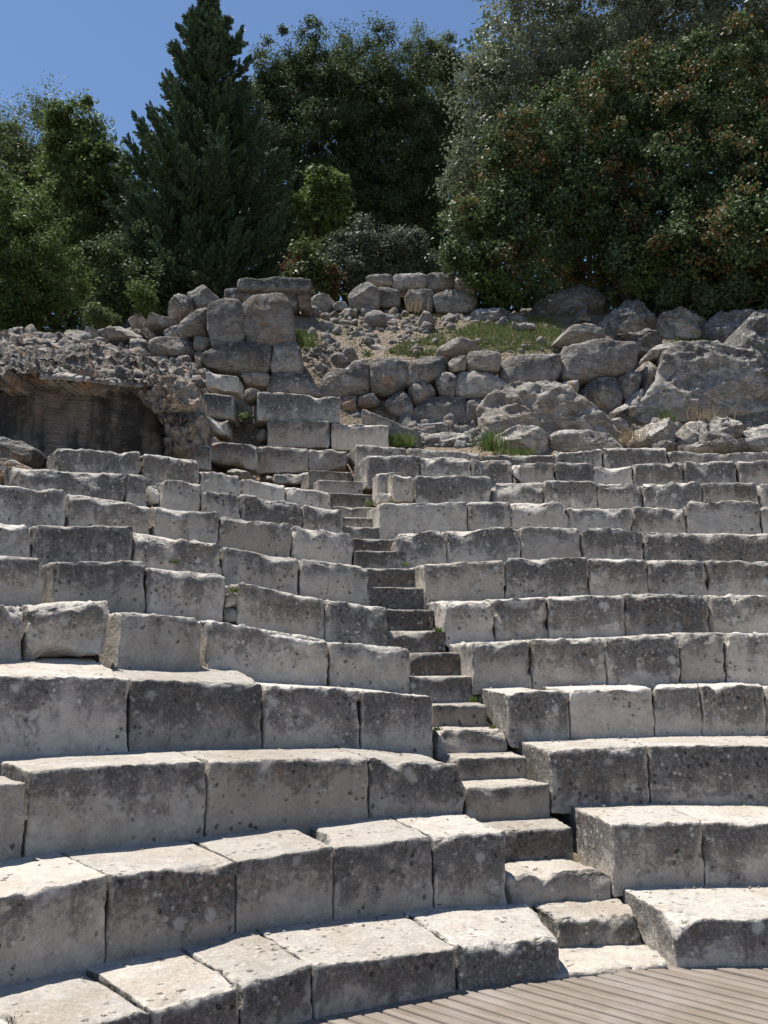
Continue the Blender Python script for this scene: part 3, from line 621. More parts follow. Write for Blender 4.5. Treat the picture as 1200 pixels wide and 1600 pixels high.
traced('boulder', 'long pale boulder on the upper slope below the right tree', 'boulder', Z6([(985,240),(1030,180),(1130,170),(1200,178),(1262,190),(1262,250),(1200,268),(1010,280)]), 17.6, None, 'wall', .35, .1, thick=1.0, bulge=.25, lean=.25)

# right-hand bedrock
def rockY(x, y): return 14.35+(620-y)*.0055+.0006*(x-1100)
traced('rock_outcrop', 'big smooth grey bedrock face at the right end of the terrace', 'rock', [(1046,552),(1060,540),(1130,536),(1165,540),(1160,515),(1172,498),(1200,503),(1330,498),(1330,662),(1200,662),(1165,658),(1100,652),(1012,652),(1013,620),(1040,580)], rockY, None, 'rock', .25, .15, thick=2.4, bulge=.2, step=.04, rough=1.6, ridge=.05, lean=.1, facets=0)
traced('rock_outcrop', 'pale fluted rock rib left of the big bedrock face', 'rock', Z7([(618,415),(735,408),(722,470),(655,570),(640,690),(600,640),(618,540)]), 14.75, None, 'rock', .1, .5, thick=.9, bulge=.12, ridge=.03)
traced('boulder', 'small capping boulder on the fluted rock rib', 'boulder', Z7([(630,392),(690,350),(760,333),(772,362),(722,408),(640,414)]), 14.9, None, 'rock', .4, .1, thick=.6, bulge=.12)
traced('boulder', 'jagged upright rock between the hollow and the rock rib', 'boulder', Z7([(540,612),(600,542),(640,565),(640,690),(600,705),(555,690)]), 14.45, None, 'rock', .1, .4, thick=.6, bulge=.1, ridge=.03)
traced('fallen_slab', 'thin pale slab leaning in the hollow beside the jagged rock', 'slab', Z7([(438,692),(540,618),(553,638),(462,705)]), 14.2, None, 'wall', 0, .3, thick=.3, bulge=.02)
traced('boulder', 'squat pale stone at the foot of the hollow by dry grass', 'boulder', Z7([(440,725),(470,700),(545,692),(560,740),(530,755),(450,750)]), 13.95, None, 'wall', .0, .4, thick=.5, bulge=.08)
def moundY(x, y): return 13.55+(690-y)*.011
traced('rock_outcrop', 'pale rock mound with a diagonal ridge behind the top seat row', 'rock', [(742,650),(765,625),(800,612),(860,613),(890,620),(948,650),(960,662),(985,690),(988,712),(865,712),(800,712),(760,690)], moundY, None, 'rock', .1, .25, thick=1.3, bulge=.22, step=.035, rough=1.6, ridge=.06, facets=5, fdepth=.1)
traced('rock_outcrop', 'rough low ledge of rock below the pale mound', 'rock', [(770,680),(800,665),(862,672),(865,712),(770,712)], 13.3, None, 'rock', .2, .1, thick=.8, bulge=.15, ridge=.05)
traced('rock_outcrop', 'square cut rock face under the pale mound', 'rock', [(863,672),(900,668),(950,674),(985,690),(986,715),(863,715)], 13.25, None, 'rock', .35, .15, thick=.8, bulge=.06, ridge=.03)
RK = [
 ('low knobbly rock among dry grass below the bedrock face', [(985,700),(1000,668),(1040,650),(1060,660),(1070,700)], 13.6),
 ('broad lumpy rock right of the dry grass under the bedrock face', [(1060,705),(1065,668),(1085,655),(1105,660),(1115,705)], 13.7),
 ('rounded knob of rock against the foot of the bedrock face', [(1108,668),(1120,646),(1140,642),(1158,655),(1162,690),(1115,700)], 13.9),
 ('smooth whaleback rock just above the top seat row', [(1090,700),(1100,678),(1130,672),(1155,690),(1165,708),(1095,708)], 13.4),
 ('rugged ledge of rock at the right edge above the seats', [(1150,708),(1158,676),(1190,660),(1240,655),(1320,660),(1320,708)], 13.6),
 ('small mossy rock beside the green tuft right of the mound', [(1010,708),(1025,690),(1060,688),(1080,705)], 13.3),
 ('flat low rock behind the long thin top row block', [(1045,710),(1050,694),(1090,692),(1128,702),(1130,712)], 12.95),
]
for lb, pl, y in RK: traced('rock_outcrop', lb, 'rock', pl, y, 'low rocks at the foot of the bedrock face', 'rock', .1, .15, thick=.9, bulge=.28, ridge=.06, rough=1.5)
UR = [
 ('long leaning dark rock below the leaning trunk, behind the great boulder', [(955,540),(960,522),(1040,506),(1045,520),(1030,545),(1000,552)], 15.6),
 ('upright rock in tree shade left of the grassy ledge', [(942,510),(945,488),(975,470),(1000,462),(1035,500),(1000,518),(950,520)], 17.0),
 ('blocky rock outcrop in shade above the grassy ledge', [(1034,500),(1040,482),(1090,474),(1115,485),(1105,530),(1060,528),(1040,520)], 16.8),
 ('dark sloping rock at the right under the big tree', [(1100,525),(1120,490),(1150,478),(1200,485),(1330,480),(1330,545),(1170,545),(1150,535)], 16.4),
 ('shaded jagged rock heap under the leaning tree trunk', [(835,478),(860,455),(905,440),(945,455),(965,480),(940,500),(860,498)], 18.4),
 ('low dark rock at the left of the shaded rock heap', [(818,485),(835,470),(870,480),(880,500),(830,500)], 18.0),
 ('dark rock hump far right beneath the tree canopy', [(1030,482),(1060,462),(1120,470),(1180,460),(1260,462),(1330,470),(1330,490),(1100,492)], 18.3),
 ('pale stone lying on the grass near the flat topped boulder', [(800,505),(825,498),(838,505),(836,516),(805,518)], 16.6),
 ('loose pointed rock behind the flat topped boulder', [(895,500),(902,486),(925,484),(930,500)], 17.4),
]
for lb, pl, y in UR: traced('rock_outcrop', lb, 'rock', pl, y, 'rocks in the shade of the right tree', 'rock', .8, .1, thick=.9, bulge=.14, ridge=.06, rough=1.5, lean=.15)  # extra darkening put into the colour for the canopy shade over these rocks

# left-hand big masonry
GB = 'huge blocks of the left terrace wall'
def bigY(x, y): return 13.9+.0006*(x-380)+(560-y)*.001
BW = [
 ('tall grooved upright block, left one of the two great wall blocks', [(490,225),(590,185),(690,190),(718,260),(722,440),(610,475),(520,480),(500,400)], .2, .06),
 ('largest square block with a rusty foot in the left wall', [(712,230),(770,170),(960,160),(1012,200),(1032,420),(980,472),(840,465),(728,447)], .45, .08),
 ('wide block with a dark hole under the two great blocks', [(475,520),(540,490),(700,457),(892,475),(877,640),(640,640),(480,600)], .35, .08),
 ('dark squarish block beside the earth path, second course of the left wall', [(905,477),(1055,457),(1077,500),(1072,640),(887,640)], .2, .06),
 ('dull low block under the wide block with the hole', [(690,652),(885,650),(870,740),(740,720)], .3, .05),
 ('dark sloping footing block at the right foot of the left wall', [(870,725),(900,652),(1080,647),(1150,700),(1210,785),(870,780)], .1, .06),
]
for lb, pl, wm, bu in BW: traced('wall_block', lb, 'stone block', Z5(pl), bigY, GB, 'wall', .2, wm, thick=.8, bulge=bu, rough=.9, edge=.04, facets=2, fdepth=.05)
def bigY2(x, y): return 14.1+(540-y)*.0022
BW2 = [
 ('rough sloping boulder left of the grooved upright block', [(310,390),(330,325),(430,240),(490,230),(500,405),(420,412)], .15),
 ('long low block in the course left of the great blocks', [(127,425),(290,415),(392,430),(408,480),(392,532),(132,542)], .1),
 ('leftmost dark low block of the ruined course', [(0,442),(120,427),(127,537),(0,532)], .1),
 ('rounded wedge block under the grooved upright block', [(398,425),(500,412),(522,480),(470,512),(410,505)], .1),
 ('rounded stone below the low course, above the rubble core', [(248,545),(390,535),(408,600),(380,650),(262,605)], .2),
 ('flat thin stone below the long low block', [(40,547),(240,543),(242,590),(100,585)], .1),
 ('brown stone set deep between the rounded stone and holed block', [(395,530),(470,515),(480,610),(420,625)], .9),
]
for lb, pl, wm in BW2: traced('wall_block', lb, 'stone block', Z5(pl), bigY2, GB, 'wall', .2, wm, thick=.7, bulge=.09, facets=8, fdepth=.16)
BO = [
 ('big pale boulder perched highest at the left of the great blocks', [(350,132),(425,60),(530,95),(567,140),(562,185),(470,215),(400,240),(380,180)], 14.7, .05),
 ('long tilted boulder with rusty underside beneath the perched one', [(210,262),(228,190),(300,140),(360,130),(400,180),(410,245),(310,312)], 14.6, .5),
 ('pale triangular boulder on the ruined ridge left of the tilted boulder', [(50,335),(130,270),(205,262),(295,312),(200,345)], 14.6, .1),
 ('rough blocky boulder under the tilted rusty one', [(195,345),(310,325),(325,395),(300,412),(215,415)], 14.4, .15),
 ('dark flat boulder on the ridge beside the pale triangular one', [(-20,300),(0,270),(60,268),(97,292),(40,338),(-10,335)], 14.9, .1),
 ('thin pinkish slab lying across the ruined ridge', [(-10,345),(60,340),(185,395),(170,410),(100,400),(0,370)], 14.4, .45),
 ('jagged pale rock at the left of the pinkish slab', [(-260,400),(-190,345),(-90,335),(0,370),(70,410),(60,432),(-200,430)], 14.3, .1),
 ('small pale stone on the ridge below the rough blocky boulder', [(95,405),(140,400),(145,418),(100,422)], 14.2, 0),
 ('flat grey rock on the left ridge before the dark shrubs', [(-290,420),(-300,385),(-250,365),(-200,370),(-190,420)], 14.4, .1),
 ('low ridge rock farther left along the ruin', [(-440,455),(-430,420),(-370,405),(-290,410),(-280,440)], 14.2, .15),
 ('hummocky rock at the far left of the ruined ridge', [(-700,460),(-690,430),(-600,418),(-520,430),(-430,440),(-440,470)], 13.8, .2),
]
for lb, pl, y, wm in BO: traced('boulder', lb, 'boulder', Z5(pl), y, 'boulders along the ruined ridge', 'wall', .1, wm, thick=.8, bulge=.18, ridge=.03, rough=1.2, facets=13, fdepth=.28)
# dark pedestal behind the great blocks
t = empty('ruined_pedestal', tuple(at_y(430, 470, 16.6))); tag(t, 'dark lichened pedestal with a moulded top slab behind the great blocks', 'pedestal')
for nm, pl in (('top_slab', [(685,125),(690,68),(705,58),(900,56),(905,48),(1130,55),(1138,100),(1100,132),(900,135)]), ('base_block', [(600,178),(605,120),(690,122),(925,135),(925,190),(760,200)]), ('base_block', [(925,133),(1055,125),(1060,235),(1000,240),(930,200)]), ('side_stone', [(1060,140),(1135,115),(1135,235),(1070,250)])):
    traced(nm, None, None, Z5(pl), 16.4 if nm == 'top_slab' else 16.55, None, 'wall', .95, .9 if nm == 'side_stone' else 0, parent=t, thick=.7, bulge=.03, facets=0)
# small upper wall
GU = 'stones of the small wall at the top of the slope'
UW = [
 ('leftmost block in the top course of the upper wall', [(520,28),(640,20),(640,75),(575,78),(520,52)], 18.6),
 ('longest block in the top course of the upper wall', [(643,22),(800,13),(800,88),(643,92)], 18.6),
 ('squarish block in the top course of the upper wall', [(801,16),(925,13),(931,92),(830,98),(801,88)], 18.6),
 ('last top course block of the upper wall, touched by leaves', [(933,34),(1020,20),(1034,92),(933,95)], 18.6),
 ('upright pale edged block below the leftmost top block', [(573,82),(640,90),(676,100),(670,180),(575,178)], 18.3),
 ('block with dry grass before it in the lower course', [(703,96),(820,90),(830,130),(830,198),(705,190)], 18.25),
 ('large rounded stone ending the lower course of the upper wall', [(828,125),(900,95),(1010,105),(1037,150),(1000,200),(850,205)], 18.2),
]
for lb, pl, y in UW: traced('wall_stone', lb, 'wall stone', Z6(pl), y, GU, 'wall', .45, .1, thick=.6, bulge=.06, facets=3, fdepth=.08)
traced('boulder', 'dark round boulder standing left of the upper wall', 'boulder', Z6([(430,95),(480,50),(540,58),(577,100),(577,165),(520,195),(440,175)]), 17.9, None, 'wall', .6, .1, thick=.8, bulge=.2)
RB2 = [
 ('blocky grey rock at the top left of the rubble chute', [(200,235),(260,205),(300,228),(312,292),(222,285)], 16.9),
 ('pale wedge rock sticking out over the earth path', [(405,348),(412,310),(450,280),(543,280),(532,322),(450,358)], 16.4),
 ('long flat pale rock under the round boulder', [(470,245),(480,210),(560,185),(650,188),(665,230),(560,248)], 17.4),
 ('dark pitted rock in the middle of the rubble', [(548,325),(552,290),(600,255),(642,290),(632,335)], 16.8),
 ('grey split rock above the pale wedge rock', [(320,292),(325,240),(400,215),(482,242),(425,295)], 17.0),
 ('small pale rock left of the wedge rock on the path', [(338,335),(345,300),(390,280),(402,320),(365,345)], 16.5),
 ('wide half buried rock at the lower edge of the rubble', [(488,380),(500,330),(560,312),(640,345),(712,355),(690,400),(560,410)], 16.0),
 ('flat rock among grass at the right of the rubble', [(628,312),(640,268),(720,258),(802,280),(760,315)], 17.0),
 ('rounded rock between the pedestal and the round boulder', [(248,195),(250,130),(330,100),(377,140),(352,190)], 17.7),
 ('small round rock left of the dark round boulder', [(358,188),(365,158),(410,135),(437,160),(422,190)], 17.8),
 ('low shadowed rock below the pedestal', [(170,215),(200,190),(270,190),(290,215),(230,225)], 17.3),
 ('low dark rock left of the long flat pale rock', [(380,215),(400,180),(440,172),(475,200),(460,225),(420,225)], 17.6),
 ('pale rock behind the largest square block', [(165,260),(175,210),(215,225),(225,280),(190,285)], 16.7),
 ('narrow brown rock on the upper path edge', [(285,215),(300,195),(365,185),(390,205),(340,222)], 17.5),
]
for lb, pl, y in RB2: traced('boulder', lb, 'boulder', Z6(pl), y, 'boulders of the rubble chute beside the earth path', 'wall', .12, .1, thick=.6, bulge=.16, rough=1.3, lean=.15, facets=13, fdepth=.28)

# blocks above the head of the stairway
GS = 'squared blocks at the head of the stairway'
def hb(label, xl, xr, yt, yb, Y, **k): return boxstone('squared_block', label, 'stone block', None, xl, xr, yt, yb, k.pop('D', .6), GS, 'seat', depthY=Y, **k)
hb('longest squared block lying across the top of the pile at the stair head', 402, 532, 611, 656, 12.9, ytr=620, ybr=661, D=.62, stain=.65, skew=-.25)
hb('dark squared block under the left end of the longest block', 418, 515, 653, 699, 12.85, ytr=658, D=.5, stain=.7)
hb('squared block with a pale right half below the longest block', 518, 607, 661, 702, 12.85, ytr=664, ybr=704, D=.5, stain=.4)
hb('flat faced brown block on the left above the top steps', 402, 482, 697, 738, 12.45, ytr=699, D=.5, stain=.3, warmth=.3)
hb('flat faced beige block directly above the topmost step', 482.5, 541, 701, 734, 12.45, ytr=704, D=.5, stain=.1, warmth=.3)
hb('reddish slumped block with a broken top left of the brown block', 331, 400, 690, 722, 11.9, ytr=695, ybr=734, D=.5, stain=.3, warmth=.65, rough=1.4)
hb('flat reddish slab behind the slumped block', 287, 340, 672, 688, 12.1, ytr=684, ybr=700, D=.5, stain=.35, warmth=.4, rough=1.5)
hb('big grey block with a sunlit left end behind the tenth row left', 236, 331, 681, 722, 11.2, ytr=696, ybr=735, D=.5, stain=.55, skew=-.5)
hb('thin worn slab lying left of the topmost step', 426, 483, 740, 755, 12.2, ytr=737, ybr=754, D=.4, stain=.2, warmth=.4, rough=1.4)
hb('top stone of the leaning stack beside the brick ruin', 322, 373, 579, 604, 13.1, ytr=590, ybr=613, D=.45, stain=.2, rough=1.2)
hb('middle stone of the leaning stack beside the brick ruin', 318, 366, 612, 650, 12.9, ytr=618, ybr=656, D=.45, stain=.25)
hb('bottom stone of the leaning stack beside the brick ruin', 306, 356, 648, 672, 12.75, ytr=656, ybr=680, D=.45, stain=.3, rough=1.3)
traced('boulder', 'small pale rock on the left end of the longest block', 'boulder', Z8([(388,185),(400,140),(425,125),(480,150),(470,175),(410,200)]), 12.95, None, 'wall', 0, .2, thick=.4, bulge=.08)
traced('boulder', 'earthy stone at the foot of the brown block', 'boulder', Z8([(455,560),(480,545),(525,545),(530,575),(470,580)]), 12.2, None, 'wall', .3, .8, thick=.4, bulge=.06)
traced('boulder', 'flat stone under the reddish slumped block', 'boulder', Z8([(300,530),(350,512),(420,530),(450,560),(400,570),(310,550)]), 11.75, None, 'wall', .1, .3, thick=.5, bulge=.08)
traced('boulder', 'pale loose stone in the gap under the longest block', 'boulder', Z8([(440,360),(470,325),(500,320),(500,385),(460,385)]), 12.95, None, 'wall', 0, .2, thick=.3, bulge=.06)
# fallen slab
boxstone('fallen_slab', 'bare squared slab fallen at a slant against the polygonal wall', 'slab', None, 565, 648, 637, 663, .5, None, 'wall', depthY=13.15, ytr=672, ybr=697, stain=.1, skew=.25)
traced('rock_outcrop', 'low broken ledge of rock behind the top row right of the weeds', 'rock', Z6([(700,830),(720,800),(780,760),(900,740),(1010,770),(1020,800),(1060,850),(900,860)]), 13.6, None, 'rock', .05, .2, thick=.9, bulge=.2, ridge=.05, lean=.6)
traced('rock_outcrop', 'flat pale bedrock shelf at the foot of the polygonal wall', 'rock', Z6([(755,760),(765,722),(880,720),(1000,730),(1030,765),(900,775)]), 14.0, None, 'rock', .05, .2, thick=.6, bulge=.08, ridge=.03, lean=.5)
# left edge stones
traced('boulder', 'brown broken block at the left edge before the brick ruin', 'boulder', [(-60,690),(-20,680),(30,688),(49,697),(47,722),(30,726),(-60,726)], 9.4, None, 'wall', .4, .55, thick=.6, bulge=.06, step=.035)
traced('boulder', 'flat orange stained slab at the left edge above the ninth row', 'boulder', [(-90,750),(-60,720),(10,716),(45,728),(28,745),(20,752),(-60,756)], 8.9, None, 'wall', .1, .8, thick=.6, bulge=.1, step=.035)

# ---------------------------------------------------------------- brick ruin with its rubble core
ruin = empty('brick_ruin', tuple(at_y(140, 725, 10.6))); tag(ruin, 'ruined brick faced wall under a broken rubble concrete core', 'ruin')
def brY(x): return 10.08+.0042*(x-0)
cols = np.linspace(-260, 285, 90); V = []; UV = []; nv_ = 46
topy = lambda x: np.interp(x, [-260, 0, 100, 170, 215, 285], [585, 588, 590, 597, 602, 606])
for x in cols:
    Y = brY(x); pt = at_y(x, topy(x)-20, Y); pb = at_y(x, 800, Y)
    for k in range(nv_):
        f = k/(nv_-1); V.append(pb*(1-f)+pt*f)
V = np.array(V); s_ = np.repeat(np.concatenate([[0], np.cumsum(np.linalg.norm(np.diff(V[::nv_, :2], axis=0), axis=1))]), nv_)
uv = np.stack([s_, V[:, 2]], 1)
nrm = np.array([.38, -.92, 0]); V = V+nrm*(.16*fbm(V*1.7, 3)+.08*fbm(V*6, 3)+.05*fbm(V*np.array([2.5, 2.5, 13]), 3)-.03)[:, None]
V = V+nrm*(-.25*sstep(230, 285, np.repeat(cols, nv_))*(.5+fbm(V*4, 2)))[:, None]
ii = np.arange(len(V)).reshape(len(cols), nv_); Q = np.stack([ii[:-1, :-1], ii[1:, :-1], ii[1:, 1:], ii[:-1, 1:]], -1).reshape(-1, 4)
# give the facing thickness
nV = len(V); V2 = np.vstack([V, V-nrm*.35]); rim = np.concatenate([ii[:, -1], ii[::-1, 0][0:0]])
Q2 = np.concatenate([Q, Q[:, ::-1]+nV, np.stack([ii[:-1, -1], ii[1:, -1], ii[1:, -1]+nV, ii[:-1, -1]+nV], 1), np.stack([ii[-1, :-1], ii[-1, :-1]+nV, ii[-1, 1:]+nV, ii[-1, 1:]], 1)])
org = np.array(ruin.location); me = mesh_np('brick_facing', V2-org, Q2, M['brick'], True)
uvl = me.uv_layers.new(name='UVMap'); li = np.zeros(len(me.loops), np.int32); me.loops.foreach_get('vertex_index', li)
uvl.data.foreach_set('uv', np.vstack([uv, uv]).astype(np.float32)[li].ravel()); link('brick_facing', me, ruin)
# rubble core: lumpy concrete running from the broken rim back to the ridge, stones set in mortar
px_ = np.linspace(-260, 300, 240); rows_ = np.linspace(0, 1, 120); V = []
backy = lambda x: np.interp(x, [-260, 0, 60, 150, 240, 300], [530, 528, 532, 545, 562, 578])
fronty = lambda x: np.interp(x, [-260, 0, 100, 170, 215, 250, 300], [590, 592, 594, 600, 607, 618, 640])+2.5*np.sin(x*.21)+2*np.sin(x*.53)
for x in px_:
    Yf = brY(min(x, 285))-.26+.006*max(0, x-240); Yb = 13.0+.0008*x
    for f in rows_:
        y = fronty(x)*(1-f)+backy(x)*f; V.append(at_y(x, y, Yf+(Yb-Yf)*f**1.25))
V = np.array(V); ii = np.arange(len(V)).reshape(len(px_), len(rows_))
def cells(P, n, rad, g_):
    c_ = g_.uniform(P.min(0)-.2, P.max(0)+.2, (n, 3)); pick = g_.integers(0, len(P), n); c_ = P[pick]+g_.normal(size=(n, 3))*.02
    dm = np.full(len(P), 9.); ci = np.zeros(len(P), int); q = P+.05*vnoise(P*6, 1)
    for ch in np.array_split(np.arange(len(P)), 120):
        d = np.linalg.norm(q[ch][:, None]-c_[None], axis=-1); dm[ch] = d.min(1); ci[ch] = d.argmin(1)
    sz = rad*g_.uniform(.55, 1.35, n)[ci]; return np.sqrt(np.maximum(0, 1-(dm/sz)**2)), g_.random(n)[ci]
def lumpy(P, up, g_):
    l1, r1_ = cells(P*np.array([.75, .75, 1.5]), 300, .26, g_); l2, r2_ = cells(P*np.array([.8, .8, 1.4]), 1100, .10, g_); l1 = np.minimum(1, l1*1.7); l2 = np.minimum(1, l2*1.5)
    h = .14*l1*r1_+.05*l2*r2_+.17*fbm(P*1.5, 3)+.05*ridged(P*np.array([2.5, 2.5, 5]), 3)+.014*fbm(P*14, 2)
    return P+up*h[:, None], np.clip(np.where(l1 > .1, r1_*.9, .5*r2_), 0, 1)
up = np.array([.12, -.62, .78]); V, hfc = lumpy(V, up, np.random.default_rng(5))
edge = ii[:, 0]; lip = V[edge]+np.array([.12, .45, -.06]); nV = len(V); V = np.vstack([V, lip]); a = np.arange(len(px_)-1)
Q = np.stack([ii[:-1, :-1], ii[1:, :-1], ii[1:, 1:], ii[:-1, 1:]], -1).reshape(-1, 4)
Q = np.concatenate([Q, np.stack([nV+a, nV+a+1, edge[a+1], edge[a]], 1)])
me = mesh_np('rubble_core', V-org, Q, M['wall'], True, {'hfrac': ('POINT', np.concatenate([hfc, np.full(len(lip), .6)]))})
o = link('rubble_core', me, ruin); o['stain'] = .12; o['warmth'] = .75
# the torn right end of the wall, where the core shows under the facing
for pl, Yc, wm in (([(196,610),(225,592),(262,588),(296,600),(306,626),(296,650),(262,655),(232,640)], 10.85, .4), ([(232,634),(262,628),(300,630),(314,655),(300,690),(272,700),(258,672)], 10.9, .5), ([(256,668),(288,660),(302,688),(290,720),(268,740),(258,705)], 10.95, .6)):
    Vp, Fp = poly_stone(pl, Yc, thick=1.1, bulge=.16, rough=1.4, seed=nseed(), ridge=.05, step=.03)
    Vp, hfp = lumpy(Vp, np.array([.2, -.9, .3]), np.random.default_rng(SEED[0])); o = stone_obj('rubble_core', Vp, Fp, M['wall'], .2, wm, hfp, ruin)
# the brick rim course visible along the broken edge
for x in np.arange(60, 215, 13.5):
    c8 = np.zeros((2, 2, 2, 3)); Y = brY(x)-.29; tilt = rng.uniform(-6, 6)
    for i_ in (0, 1):
        xx = x+i_*11.5
        for j in (0, 1):
            for kk in (0, 1):
                c8[i_, j, kk] = at_y(xx+j*5, topy(xx)+4-kk*(7+rng.uniform(-1, 2)), Y)+np.array([0, j*.22, j*.10])
    V, Q, hf = hexa(c8, .04, .012, .5, nseed(), .5)
    b = stone_obj('rim_brick', V, Q, M['wall'], .1, .8 if rng.random() < .5 else .2, hf, ruin)

# ---------------------------------------------------------------- loose rubble (uncountable) over the slope
def scatter_px(n, poly, dfun):
    """points on the ground inside a photo polygon"""
    poly = np.array(poly, float); lo, hi = poly.min(0), poly.max(0); out = []
    while len(out) < n:
        q = rng.uniform(lo, hi, (n*2, 2)); ins = np.zeros(len(q), bool); j = len(poly)-1
        for i in range(len(poly)):
            xi, yi = poly[i]; xj, yj = poly[j]
            cnd = ((yi > q[:, 1]) != (yj > q[:, 1])) & (q[:, 0] < (xj-xi)*(q[:, 1]-yi)/(yj-yi+1e-9)+xi); ins ^= cnd; j = i
        out.extend(q[ins].tolist())
    out = out[:n]; return [hit_ground(x, y, dfun) for x, y in out]
def hit_ground(px, py, yr):
    Y = np.arange(yr[0], yr[1], .05); d = ray(px, py); P = d[None]*(Y/d[1])[:, None]; P[:, 2] += EYE
    g = ground(P[:, :2]); k = np.argmax(P[:, 2] < g) if (P[:, 2] < g).any() else len(Y)-1
    q = P[k].copy(); q[2] = g[k]; return q
ICO_V = None
def ico():
    import bmesh
    bm = bmesh.new(); bmesh.ops.create_icosphere(bm, subdivisions=2, radius=1); v = np.array([x.co[:] for x in bm.verts]); f = np.array([[x.index for x in fc.verts] for fc in bm.faces]); bm.free(); return v, f
IV, IF = ico()
VS, FS = [], []; nn = 0
SC = [(200, [(470,520),(500,520),(560,560),(500,590),(475,570)], (14.4, 17), .035), (170, [(480,490),(640,480),(720,500),(690,540),(560,540),(500,520)], (15, 19), .06),
      (260, [(640,660),(760,650),(760,700),(620,700)], (13, 14.6), .05), (160, [(380,660),(420,660),(420,700),(400,700)], (12, 13.6), .045), (220, [(960,670),(1180,660),(1200,705),(980,705)], (13, 15), .05),
      (180, [(720,480),(860,490),(800,510),(700,505)], (16, 19), .05), (200, [(280,600),(330,560),(320,640),(300,690)], (11.8, 14), .07), (140, [(640,540),(880,530),(880,550),(640,556)], (14.6, 16.5), .03), (220, [(0,520),(240,520),(300,560),(0,545)], (13, 17), .07)]
for n, pl, yr, sz in SC:
    for q in scatter_px(n, pl, yr):
        s = sz*rng.lognormal(0, .5); sc = s*rng.uniform(.6, 1.3, 3); v = IV*sc; v = v+s*.35*vnoise(IV*1.3+rng.uniform(0, 90, 3), 1)
        for _ in range(4):
            fn_ = rng.normal(size=3); fn_ /= np.linalg.norm(fn_); e_ = v@fn_-s*.55; v = v-np.where(e_ > 0, e_, 0)[:, None]*fn_
        a = rng.uniform(0, 2*pi); R_ = np.array([[cos(a), -sin(a), 0], [sin(a), cos(a), 0], [0, 0, 1]]); v = v@R_.T+q+[0, 0, sc[2]*.3]
        VS.append(v); FS.append(IF+nn); nn += len(v)
V = np.vstack(VS); o = link('rubble', mesh_np('rubble', V, np.vstack(FS), M['wall'], True, {'hfrac': ('POINT', np.full(len(V), .2))})); o['stain'] = .0; o['warmth'] = .35
tag(o, 'loose broken stones and gravel scattered over the slope', 'rubble', kind='stuff')

# ================================================================ PLANTS
def blades(points, hgt, wid, lean=.5):
    P = np.asarray(points); n = len(P); a = rng.uniform(0, 2*pi, n); h = hgt*rng.uniform(.5, 1.3, n); l = lean*rng.uniform(0, 1, n)*h; b = rng.uniform(0, 2*pi, n)
    sx = np.stack([np.cos(a), np.sin(a), np.zeros(n)], 1)*wid/2; tip = np.stack([np.cos(b)*l, np.sin(b)*l, h], 1); mid = tip*.5+np.stack([np.zeros(n), np.zeros(n), h*.12], 1)
    V = np.stack([P-sx, P+sx, P+mid+sx*.8, P+mid-sx*.8, P+tip], 1).reshape(-1, 3); i = np.arange(n)*5
    return V, [np.stack([i, i+1, i+2, i+3], 1), np.stack([i+3, i+2, i+4], 1)], n
def blade_attr(n): t = rng.random(n); p = (rng.random(n) < .12).astype(float); return {'tint': ('FACE', np.concatenate([t, t])), 'pod': ('FACE', np.concatenate([p, p]))}
pts = []
for n, pl, yr in ((13000, [(600,553),(640,535),(720,515),(760,500),(800,490),(870,500),(880,520),(872,545),(760,556),(650,560)], (14.6, 18)), (1800, [(458,512),(478,515),(490,540),(470,548),(460,540)], (14.2, 16)),
                  (2600, [(1052,532),(1060,522),(1150,520),(1160,536),(1060,540)], (15, 17.5)), (2200, [(600,470),(740,470),(800,480),(700,498),(600,500)], (16.5, 19)), (2600, [(600,560),(640,520),(720,490),(900,485),(900,540),(880,556)], (14.6, 18.5)), (700, [(480,500),(640,480),(700,500),(560,550)], (15, 19)), (500, [(760,688),(830,690),(820,712),(770,712)], (12.6, 14))):
    pts += scatter_px(n, pl, yr)
V, Fc, n = blades(pts, .07, .012); tag(link('grass', mesh_np('grass', V, Fc, M['grass'], False, blade_attr(n))), 'short sunny grass on the slope above the terrace wall', 'grass', kind='stuff')

def tuft(name, label, c, n, rad, h, mat='grass', wid=.008, group=None, cat='plant', lean=.7):
    c = np.asarray(c)
    if name == 'grass_tuft': n = int(n*.8); h *= .65; rad *= .6
    P = c+np.stack([rng.normal(0, rad, n), rng.normal(0, rad*.7, n), np.full(n, -.02)], 1)
    V, Fc, n = blades(P-c, h, wid, lean); o = link(name, mesh_np(name, V, Fc, M[mat], False, blade_attr(n) if mat != 'grass' else {'tint': ('FACE', np.tile(rng.random(n), 2)), 'pod': ('FACE', np.zeros(2*n))})); o.location = c
    tag(o, label, cat, group); return o
GT = 'weeds rooted in the joints of the stairway'
tuft('grass_tuft', 'green tuft at the right end of a step under the fourth row', at_r(741, 1092, row_r(4)+.12), 60, .03, .06, group=GT)
tuft('grass_tuft', 'tiny tuft at the right of the bright topped step', at_r(770, 1134, row_r(4)-.02), 40, .025, .045, group=GT)
tuft('grass_tuft', 'tiny tuft at the left of the chipped step', at_r(683, 1137, row_r(4)-.05), 40, .03, .045, group=GT)
tuft('grass_tuft', 'bright tuft hanging at the right of a dark step', at_r(686, 984, row_r(6)-.02), 60, .03, .06, group=GT)
tuft('grass_tuft', 'small tuft at the crumbled end of the eighth row', at_r(634, 882, row_r(8)-.1), 50, .04, .06, group=GT)
tuft('grass_tuft', 'pale green tuft beside the broken stone chair', at_r(578, 786, row_r(10)-.05), 60, .05, .08, group=GT)
tuft('grass_tuft', 'thin weed at the lower left corner of the seating', at_r(22, 1592, row_r(1)+.25), 26, .025, .045, group=None)
